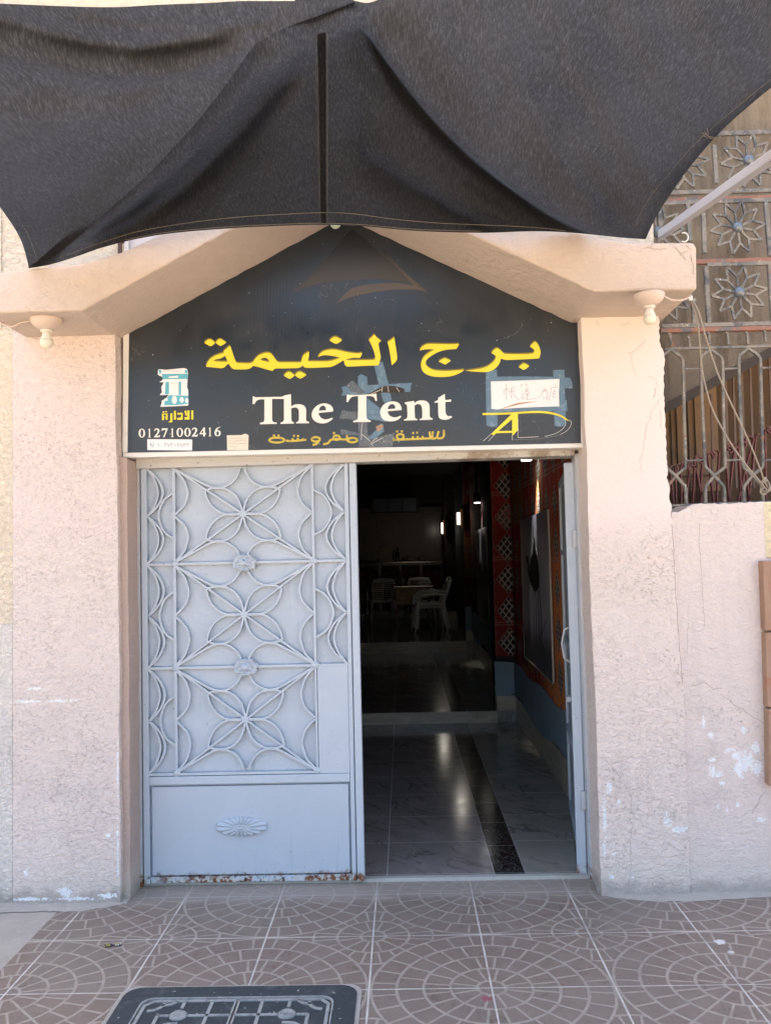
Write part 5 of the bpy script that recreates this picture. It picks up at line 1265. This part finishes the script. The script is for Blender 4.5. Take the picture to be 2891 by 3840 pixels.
for xa, xb in ((X0+.092, xm-.003), (xm+.003, X1-.092)):
    m = MB(); m.box(xa, xb, Y0+.092, Y1-.092, -.01, .004); li = m.build('lid', M_cast, CV, bevel=.003)
    t = MB(); h = .0075; w_ = .012
    def seg(ax, ay, bx, by, w=w_):
        d_ = Vector((bx-ax, by-ay, 0)); n_ = Vector((-d_.y, d_.x, 0)).normalized()*w/2
        p = [Vector((ax, ay, 0))-n_, Vector((bx, by, 0))-n_, Vector((ax, ay, 0))+n_, Vector((bx, by, 0))+n_]
        t.hexa([v+Vector((0, 0, .003)) for v in p]+[v+Vector((0, 0, h)) for v in p])
    ya, yb = Y0+.098, Y1-.098; sx = 1 if xa < xm-.01 else -1
    outx = xa+.006 if sx > 0 else xb-.006; inx = xb-.004 if sx > 0 else xa+.004
    seg(outx, ya, outx, yb-.03); seg(outx+sx*.03, yb, inx, yb); seg(inx, ya, inx, yb, .006); seg(outx, yb-.03, outx+sx*.03, yb)
    wd = abs(xb-xa); ymid = (ya+yb)/2
    for fx in (.42, .72):
        seg(outx+sx*wd*fx, yb-.012, outx+sx*wd*fx, yb-(.05 if fx < .5 else .32)); seg(outx+sx*wd*fx, ya+.012, outx+sx*wd*fx, ya+(.05 if fx < .5 else .32))
    for yy, sg in ((yb-.10, -1), (ya+.10, 1)):
        seg(outx+sx*wd*.20, yy, outx+sx*wd*.32, yy); seg(outx+sx*wd*.52, yy, inx, yy)
        seg(outx+sx*wd*.20, yy, outx+sx*wd*.20, yy+sg*.09)
        seg(outx+sx*wd*.20, yy+sg*.09, outx+sx*wd*.33, yy+sg*.055); seg(outx+sx*wd*.33, yy+sg*.055, outx+sx*wd*.45, yy+sg*.05)
        for k_ in range(5):
            a0_, a1_ = R_(k_*18), R_((k_+1)*18); e = -sg
            seg(outx+sx*(.02+.05*math.sin(a0_)), yy-sg*.085+sg*.052*math.cos(a0_), outx+sx*(.02+.05*math.sin(a1_)), yy-sg*.085+sg*.052*math.cos(a1_))
            seg(outx+sx*(.06+.05*math.sin(a0_)), yy-sg*.10+sg*.03*math.cos(a0_), outx+sx*(.06+.05*math.sin(a1_)), yy-sg*.10+sg*.03*math.cos(a1_))
    seg(outx, ymid, inx, ymid)
    t.build('tracery', M_trace, li)
    for yy in (yb-.10, ya+.10):
        kx = outx+sx*wd*.42; kb = MB(); kb.lathe([(.032, .003), (.032, .008), (.022, .015), (.014, .012), (.001, .011)], (kx, yy, 0), 18); kb.build('lifting_knob', M_trace, li, smooth=True)
# twisted sweet wrapper
wpos = PZ(425, 3549); M_wr = Mt('foil_wrapper', (.30, .25, .06), .3, .3); M_wr.pos('Object'); M_wr.over(M_wr.voro(60).gt(.55)*1.0, (.03, .02, .06)); M_wr.over(M_wr.noise(70, 2).sm(.58, .62), (.6, .58, .5))
rows = []
for i in range(15):
    t = i/14; wv = .011*(1-.82*math.exp(-((t-.52)/.10)**2))*(1 if .04 < t < .96 else .8)
    rows.append([(wpos.x-.034+.068*t, wpos.y-.006+.016*t+wv*math.cos(a)*.9+jit(.0012), .002+wv*.55*(1+math.sin(a))*.8+jit(.001)) for a in np.linspace(0, 2*math.pi, 9)])
m = MB(); m.grid(rows); tag(m.build('sweet_wrapper', M_wr, None), 'crumpled yellow and purple sweet wrapper lying on the fan-patterned tiles', 'litter')

# ================================================================ inside the restaurant
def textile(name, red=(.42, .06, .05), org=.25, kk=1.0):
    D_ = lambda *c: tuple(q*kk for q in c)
    m = Mt(name, red, .95, spec=.1); x, y, z = m.pos(); s = x+y
    zc = (z/.62); cell = zc.floor(); zz = (zc.fract()-.5)*.62
    col = (s/.34); ci = col.floor(); p = (col.fract()-.5)*.34
    rnd = m.wnoise(m.comb(ci, cell, 1.0))
    m.over(rnd.lt(.25)*.8, D_(.36, .17, .05)); m.over(rnd.gt(.7)*.7, D_(.22, .04, .035))
    if org: m.over(y.sm(3.0, 1.9)*z.sm(2.1, 1.2)*org*4*.9, (.80, .27, .09))  # daylight from the door painted in: orange towards the door and lower down
    q2 = ((z/.30).fract()-.5)*.30
    dm = (p.abs()/.105+q2.abs()/.135)
    inside = dm.lt(1.0)
    la = ((p*16.0+q2*12.5).fract()-.5).abs(); lb = ((p*16.0-q2*12.5).fract()-.5).abs()
    cellm = la.mx(lb).lt(.375)
    inside = inside*m.noise(3.3, 3).sm(.30, .48)
    m.over(inside*.9, D_(.56, .50, .43)); m.over(inside*cellm, (.03, .02, .02))
    edge = (dm-1.06).abs().lt(.05)*((z*70).fract().gt(.45))
    m.over(edge*.7, D_(.56, .50, .43))
    bl_ = (zz.abs()-.012).abs().lt(.0045)*((s*60).fract().gt(.3)); m.over(bl_*.7, D_(.45, .34, .28))
    sd = (p.abs()-.155).abs().lt(.004); m.over(sd*.7, D_(.35, .28, .24))
    zig = ((p.abs()-.135)-((z/.06).pp(1.0)-.5)*.018).abs().lt(.003); m.over(zig*.6, D_(.40, .33, .28))
    m.bump(m.noise(300, 2), .001, .4); return m
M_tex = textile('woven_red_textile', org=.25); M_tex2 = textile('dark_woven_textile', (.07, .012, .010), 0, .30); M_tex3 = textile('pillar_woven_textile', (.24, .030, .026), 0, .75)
def hang(x0, x1, y0, y1, z0, z1, mat, label):
    m = MB(); m.box(x0, x1, y0, y1, z0, z1); return tag(m.build('wall_hanging', mat, None), label, 'textile', 'woven textiles hung on the right interior wall')
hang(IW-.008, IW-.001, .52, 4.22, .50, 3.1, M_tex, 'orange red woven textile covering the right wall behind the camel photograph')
hang(.8605, IW-.0085, 4.268, 4.2795,   .62, 3.1, M_tex3, 'red textile with white diamond lattice hanging on the pillar beside the camel photograph')
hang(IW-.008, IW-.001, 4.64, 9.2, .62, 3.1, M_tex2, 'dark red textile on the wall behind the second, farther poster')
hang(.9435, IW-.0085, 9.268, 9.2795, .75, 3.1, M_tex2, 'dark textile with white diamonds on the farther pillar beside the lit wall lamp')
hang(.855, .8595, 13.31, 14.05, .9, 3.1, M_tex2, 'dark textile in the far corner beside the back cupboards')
M_dado = Mt('slate_blue_cloth', (.25, .34, .40), .9); M_dado.pos(); M_dado.over(M_dado.noise(3, 3).sm(.4, .7)*.4, (.17, .24, .29)); M_dado.over(M_dado.voro(5).lt(.035), (.015, .015, .018))
def dado(x, y0, y1, zt, zb, label, seed):
    r = random.Random(seed); n = 16; ys = [y0+(y1-y0)*i/n for i in range(n+1)]
    tp = [(y, zt+.02*math.sin(y*5+seed)) for y in ys]; bt = [(y, zb+.035*math.sin(y*3.1+seed*2)+r.uniform(-.01, .01)) for y in ys]
    m = MB(); m.prism(tp+bt[::-1], x, x+.004, 'X'); return tag(m.build('dado_cloth', M_dado, None), label, 'cloth', 'slate blue cloths pinned along the foot of the right wall')
dado(IW-.0185, .53, 4.25, .56, .23, 'slate blue cloth pinned along the wall foot below the camel photograph', 1)
m = MB(); m.prism([(.85, .25), (.845, .575), (IW-.02, .56), (IW-.02, .27), (.95, .24)], 4.258, 4.2625); tag(m.build('dado_cloth', M_dado, None), 'slate blue cloth on the foot of the nearer pillar', 'cloth', 'slate blue cloths pinned along the foot of the right wall')
dado(IW-.0185, 4.64, 9.24, .72, .36, 'slate blue cloth along the wall foot beyond the nearer pillar', 2)
m = MB(); m.prism([(.935, .43), (.93, .80), (IW-.02, .80), (IW-.02, .42)], 9.262, 9.2665); tag(m.build('dado_cloth', M_dado, None), 'slate blue cloth on the foot of the farther pillar', 'cloth', 'slate blue cloths pinned along the foot of the right wall')
# posters
def postermat():
    m = Mt('grey_sky_print', (.50, .50, .55), .3, spec=.5); x, y, z = m.pos()
    m.over(z.sm(1.45, 1.15)*.0+(m.noise(2.2, 4, .6)).sm(.45, .7)*.5, (.62, .62, .66))
    m.over((z+m.noise(5, 4)*.25).sm(1.2, 1.0)*.9, (.10, .095, .095)); m.over((z+m.noise(3.1, 4)*.4).sm(1.75, 2.1)*.85, (.22, .22, .28)); return m
M_post = postermat(); M_black_print = Mt('black_print', (.010, .009, .009), .3); M_pedge = Mt('pale_poster_edge', (.40, .36, .30), .6)
def poster(y0, y1, zl0, zl1, zr0, zr1, label, camel):
    t = thing('poster', (IW-.02, (y0+y1)/2, zl0), label, 'poster')
    m = MB(); m.prism([(y0, zl0), (y1, zr0), (y1, zr1), (y0, zl1)], IW-.030, IW-.020, 'X'); m.build('print', M_post, t)
    m = MB(); m.prism([(y1, zr0), (y1+.03, zr0), (y1+.03, zr1), (y1, zr1)], IW-.032, IW-.019, 'X'); m.prism([(y0-.02, zl0), (y0, zl0), (y0, zl1), (y0-.02, zl1)], IW-.032, IW-.019, 'X'); m.prism([(y0, zl0-.015), (y1, zr0-.015), (y1, zr0), (y0, zl0)], IW-.032, IW-.019, 'X'); m.build('frame_edge', M_pedge, t)
    w = y1-y0; h = zl1-zl0; L_ = lambda a, b: (y1-a*w, zl0+b*h)      # a from far (left) edge
    if camel:
        m = MB()
        m.prism([L_(*p) for p in catmull([(.34,.62),(.38,.70),(.45,.74),(.50,.80),(.55,.86),(.58,.78),(.62,.74),(.66,.66),(.67,.56),(.62,.52),(.52,.50),(.43,.52)], True, 4)], IW-.0315, IW-.0300, 'X')
        for pts, wd in (([(.40,.56),(.34,.58),(.28,.64),(.26,.72)], .07), ([(.27,.71),(.20,.70)], .05), ([(.45,.53),(.44,.38),(.43,.16)], .026), ([(.51,.53),(.52,.36),(.50,.14)], .026), ([(.60,.53),(.62,.36),(.60,.20)], .026), ([(.64,.55),(.70,.38),(.69,.22)], .026), ([(.52,.84),(.52,1.0-.08)], .02), ([(.27,.60),(.25,.36),(.26,.10)], .016), ([(.62,.22),(.74,.16),(.82,.12)], .014), ([(.70,.24),(.80,.30),(.86,.34)], .014)):
            q_ = catmull([L_(*p) for p in pts], False, 4); mbx = MB(); mbx.bar(q_, wd, IW-.0312, IW-.0300)
            m.add([(b_, a_, c_) for a_, b_, c_ in mbx.v], mbx.f)
        m.build('camel_silhouette', M_black_print, t)
    else:
        m = MB(); m.prism([L_(0, 0), L_(1, 0), L_(1, .55), L_(.8, .62), L_(.6, .5), L_(.4, .66), L_(.2, .58), L_(0, .7)], IW-.0312, IW-.0300, 'X'); m.build('dark_scene', M_black_print, t)
    return t
poster(2.03, 3.41, .70, 1.90, .72, 1.88, 'large photograph of a camel silhouette under a grey sky, nearest poster on the right wall', True)
poster(6.5, 7.9, .74, 1.93, .74, 1.92, 'farther dark poster with a grey sky on the right wall beyond the pillar', False)
# spots and wall lamps
M_on = Mt('lit_lens', (.9, .9, .9)).emit((1, .98, .95), 3); M_warm = Mt('lit_tube', (.9, .9, .8)).emit((1.0, .93, .78), .45); M_blk = Mt('black_metal', (.015, .015, .015), .5)
def spot(px, py, Y, aim, label, e):
    c = P(px, py, Y); t = thing('spotlight', c, label, 'spotlight', 'ceiling spotlights along the right wall')
    m = MB(); m.lathe([(.042, c.z+.012), (.045, c.z+.02), (.045, c.z+.13), (.02, c.z+.14), (.012, c.z+.9)], (c.x, c.y, 0), 18); m.build('housing', M_blk, t, smooth=True)
    m = MB(); m.lathe([(.001, c.z+.004), (.038, c.z+.004), (.040, c.z+.012)], (c.x, c.y, 0), 18); m.build('lens', M_on, t)
    l = bpy.data.lights.new('spot_beam', 'SPOT'); l.energy = e; l.spot_size = R_(34); l.spot_blend = .7; l.shadow_soft_size = .02; l.color = (1, .93, .85)
    o = bpy.data.objects.new('spot_beam', l); COL.objects.link(o); o.parent = t; o.location = (0, 0, -.01)
    o.rotation_euler = (Vector(aim)-c).normalized().to_track_quat('-Z', 'Y').to_euler()
spot(1973, 1729, 2.5, (IW, 2.60, 1.95), 'lit ceiling spotlight above the camel photograph', 9.0)
spot(1789, 1888, 7.2, (IW, 7.3, 1.85), 'lit ceiling spotlight above the farther poster', 6.0)
def wlamp(px, y0, y1, Y, w, label):
    a, b = P(px, y0, Y), P(px, y1, Y); t = thing('wall_light', (a.x, Y, b.z), label, 'wall light', 'lit wall lights in the dark room')
    m = MB(); m.box(a.x-w/2, a.x+w/2, Y-.03, Y, b.z, a.z); m.build('tube', M_warm, t, bevel=.01)
    l = bpy.data.lights.new('tube_glow', 'POINT'); l.energy = .3; l.shadow_soft_size = .05; l.color = (1, .92, .78)
    o = bpy.data.objects.new('tube_glow', l); COL.objects.link(o); o.parent = t; o.location = (-.09, -.12, (a.z-b.z)/2)
    m = MB(); m.box(a.x+w/2+.002, a.x+w/2+.03, Y-.05, Y+.03, b.z-.03, a.z+.05); m.build('bracket', Mt('brass_bracket', (.16, .07, .03), .4, .4), t)
wlamp(1718, 1922, 1968, 9.2, .050, 'lit rectangular wall light on the farther pillar')
wlamp(1657, 1960, 2002, 13.2, .032, 'narrow lit wall light deep in the room beside the cupboards')
# back cupboards, shelf, air conditioner
M_wood = Mt('dark_varnished_wood', (.018, .009, .006), .3, spec=.4); M_wood.pos(); M_wood.over(M_wood.noise(14, 4).sm(.4, .7)*.4, (.009, .005, .004))
CB = thing('cupboard', (-.3, 13.9, .278), 'dark varnished wooden cupboards with a shelf along the back wall', 'cupboard')
zc = P(1500, 2103, 13.6).z
m = MB(); m.box(-1.8, .80, 13.62, 14.08, .42, zc-.06); m.build('base_unit', M_wood, CB)
m = MB(); m.box(-1.85, .84, 13.5, 14.08, zc-.055, zc-.01); m.build('worktop', Mt('polished_worktop', (.05, .03, .02), .12, spec=.7), CB, bevel=.006)
m = MB(); m.box(-1.8, .80, 13.95, 14.08, zc, 2.6); m.build('back_panel', M_wood, CB)
for i in range(6):
    x_ = -1.7+i*.42; m = MB(); m.box(x_, x_+.36, 13.935, 13.948, zc+.06, zc+.95); m.box(x_+.05, x_+.31, 13.925, 13.934, zc+.12, zc+.88); m.build('door', M_wood, CB, bevel=.006)
    m = MB(); m.box(x_, x_+.36, 13.605, 13.618, .48, zc-.1); m.build('door', M_tex2, CB)
AC = thing('air_conditioner', (-.2, 13.8, 2.0), 'long box unit with three pale cards high on the back wall', 'air conditioner')
a, b = P(1400, 1872, 13.7), P(1562, 1916, 13.7); m = MB(); m.box(a.x-.05, b.x+.05, 13.7, 13.9, b.z-.02, a.z+.03); m.build('case', Mt('grey_case', (.02, .02, .024), .5), AC, bevel=.02)
for i in range(3):
    wq = (b.x-a.x)/3; m = MB(); m.box(a.x+wq*i+.01, a.x+wq*(i+1)-.01, 13.694, 13.699, b.z, a.z); m.build('card', Mt('pale_card', (.10, .11, .14), .7), AC)
BOT = [(1478, .22), (1487, .20), (1492, .26)]
for i, (px, h) in enumerate(BOT):
    c = P(px, 2100, 13.62); m = MB(); m.lathe([(.03, zc-.009), (.034, zc+.01), (.034, zc+h*.55), (.014, zc+h*.75), (.013, zc+h), (.001, zc+h)], (c.x, c.y, 0), 14)
    tag(m.build('bottle', Mt('dark_glass', (.02, .03, .025), .1, spec=.7), None, smooth=True), 'small dark bottle standing on the back worktop', 'bottle', 'bottles on the back worktop')
c = P(1448, 2090, 13.6); m = MB(); m.hexa([(c.x-.14, 13.56, zc-.008), (c.x+.14, 13.56, zc-.008), (c.x-.14, 13.8, zc-.008), (c.x+.14, 13.8, zc-.008), (c.x-.15, 13.58, zc+.14), (c.x+.11, 13.58, zc+.14), (c.x-.15, 13.8, zc+.30), (c.x+.06, 13.8, zc+.30)])
tag(m.build('card_holder', Mt('cream_box', (.25, .22, .16), .6), None, bevel=.008), 'tilted cream box standing on the back worktop', 'box')
for px, w_ in ((1528, .13), (1588, .14)):
    c = P(px, 2095, 13.6)
    for k_ in range(3):
        pass
    m = MB(); m.lathe([(w_*.5, zc-.008), (w_, zc+.015), (w_, zc+.02), (w_*.5, zc+.012), (w_*.6, zc+.03), (w_*.95, zc+.055), (w_*.95, zc+.06), (w_*.4, zc+.05), (.001, zc+.05)], (c.x, 13.62, 0), 22)
    tag(m.build('plate_stack', Mt('glazed_plate', (.35, .30, .25), .2, spec=.6), None, smooth=True), 'stacked glazed plates on the back worktop '+('nearer the bottles' if px < 1560 else 'at its right end'), 'plates')
# table
M_tw = Mt('worn_table_wood', (.34, .21, .125), .5); _x, _y, _z = M_tw.pos(); M_tw.over(M_tw.noise(8, 5, .7).sm(.45, .65)*.7, (.55, .40, .26)); M_tw.over(M_tw.noise(22, 4).sm(.6, .66), (.09, .04, .03))
FZ = .278; tb = PZ(1489, 2358, FZ); ty = tb.y; tx = tb.x
TB = thing('dining_table', (tx+.4, ty+.4, FZ), 'old dining table with a dark top and a worn wooden front panel', 'table')
zt = P(1545, 2196, ty-.05).z; xl, xr = P(1473, 2196, ty-.05).x, P(1625, 2196, ty-.05).x
m = MB(); m.box(xl, xr, ty-.06, ty+.95, zt-.028, zt); m.build('tabletop', Mt('dark_glossy_top', (.03, .022, .018), .15, spec=.6), TB, bevel=.006)
pa, pb = P(1485, 2201, ty-.03), P(1585, 2267, ty-.03)
m = MB(); m.box(pa.x, pb.x, ty-.03, ty-.005, pb.z, zt-.03); m.build('front_panel', M_tw, TB, bevel=.004)
for x_, y_ in ((tx, ty), (P(1530, 2340, ty+.5).x, ty+.75), (xr-.08, ty), (xr-.08, ty+.8)):
    m = MB(); m.box(x_-.02, x_+.022, y_, y_+.045, FZ, zt-.03); m.build('leg', M_tw, TB, bevel=.004)
c = Vector((P(1512, 2190, ty+.3).x, ty+.3, zt)); m = MB(); m.lathe([(.03, zt), (.032, zt+.09), (.02, zt+.11), (.022, zt+.13), (.001, zt+.135)], (c.x, c.y, 0), 14)
tag(m.build('condiment_jar', Mt('jar_glass', (.35, .33, .25), .15, spec=.7), None, smooth=True), 'small pale condiment jar on the dark tabletop', 'jar')
c = Vector((P(1555, 2190, ty+.4).x, ty+.4, zt)); m = MB(); m.box(c.x-.08, c.x+.09, c.y-.05, c.y+.05, zt+.0005, zt+.085)
tag(m.build('tissue_box', Mt('patterned_box', (.32, .27, .2), .6), None, bevel=.01), 'patterned tissue box at the middle of the dark tabletop', 'box')
# white plastic chairs: one built, the others copied; seat faces local -Y
M_pl = Mt('white_plastic', (.86, .85, .82), .35, spec=.5)
def make_chair(loc, rz, label):
    t = thing('plastic_chair', (0, 0, 0), label, 'chair', 'white plastic chairs round the dining table')
    m = MB(); m.grid([[(x_*(1-.12*v), -.22+.44*v, .43-.012*math.cos(x_*8)+.01*(1-v)) for x_ in np.linspace(-.23, .23, 7)] for v in np.linspace(0, 1, 6)]); m.build('seat', M_pl, t, solid=.016)
    m = MB(); m.tube([(-.24, -.22, .415), (.24, -.22, .415), (.22, .22, .415), (-.22, .22, .415)], .018, 6, closed=True); m.build('apron', M_pl, t)
    b = MB(); f = lambda x_, v: (x_, .215+.13*v+.02*(x_/.22)**2, .44+.42*v)
    b.tube([f(-.19, 0), f(-.215, .4), f(-.225, .75), f(-.19, .97), f(0, 1.02), f(.19, .97), f(.225, .75), f(.215, .4), f(.19, 0)], .019, 8)
    b.tube([f(0, .05), f(0, .97)], .016, 6)
    for v in np.linspace(.10, .88, 10): b.tube([f(-.20, v), f(0, v), f(.20, v)], .0115, 6)
    b.tube([f(-.19, .93), f(0, .96), f(.19, .93)], .024, 6); b.build('backrest', M_pl, t)
    for s in (-1, 1):
        m = MB(); m.tube([f(s*.215, .42), (s*.265, .12, .64), (s*.27, -.12, .63), (s*.262, -.19, .60), (s*.245, -.215, .44)], [.018, .022, .024, .022, .018], 8); m.build('armrest', M_pl, t)
        m = MB(); m.tube([(s*.245, -.215, .44), (s*.258, -.235, .2), (s*.265, -.25, 0)], [.030, .024, .019], 8); m.build('leg', M_pl, t)
        m = MB(); m.tube([(s*.215, .215, .44), (s*.235, .27, .2), (s*.24, .31, 0)], [.030, .024, .019], 8); m.build('leg', M_pl, t)
    t.location = loc; t.rotation_euler = (0, 0, rz); return t
c1 = PZ(1425, 2335, FZ); ch = make_chair((c1.x+.03, c1.y+.1, FZ), R_(190), 'white plastic armchair with its slatted back to the door, left of the table')
c2 = PZ(1592, 2368, FZ)
copy_thing(ch, (c2.x+.06, c2.y+.12, FZ), R_(-84), 'white plastic armchair in profile right of the table, lowest of the stacked ones')
copy_thing(ch, (c2.x+.10, c2.y+.14, FZ+.05), R_(-84), 'white plastic armchair stacked in profile right of the table, topmost')
copy_thing(ch, (P(1575, 2200, ty+1.2).x, ty+1.25, FZ), R_(2), 'white plastic armchair behind the table, only its back showing')
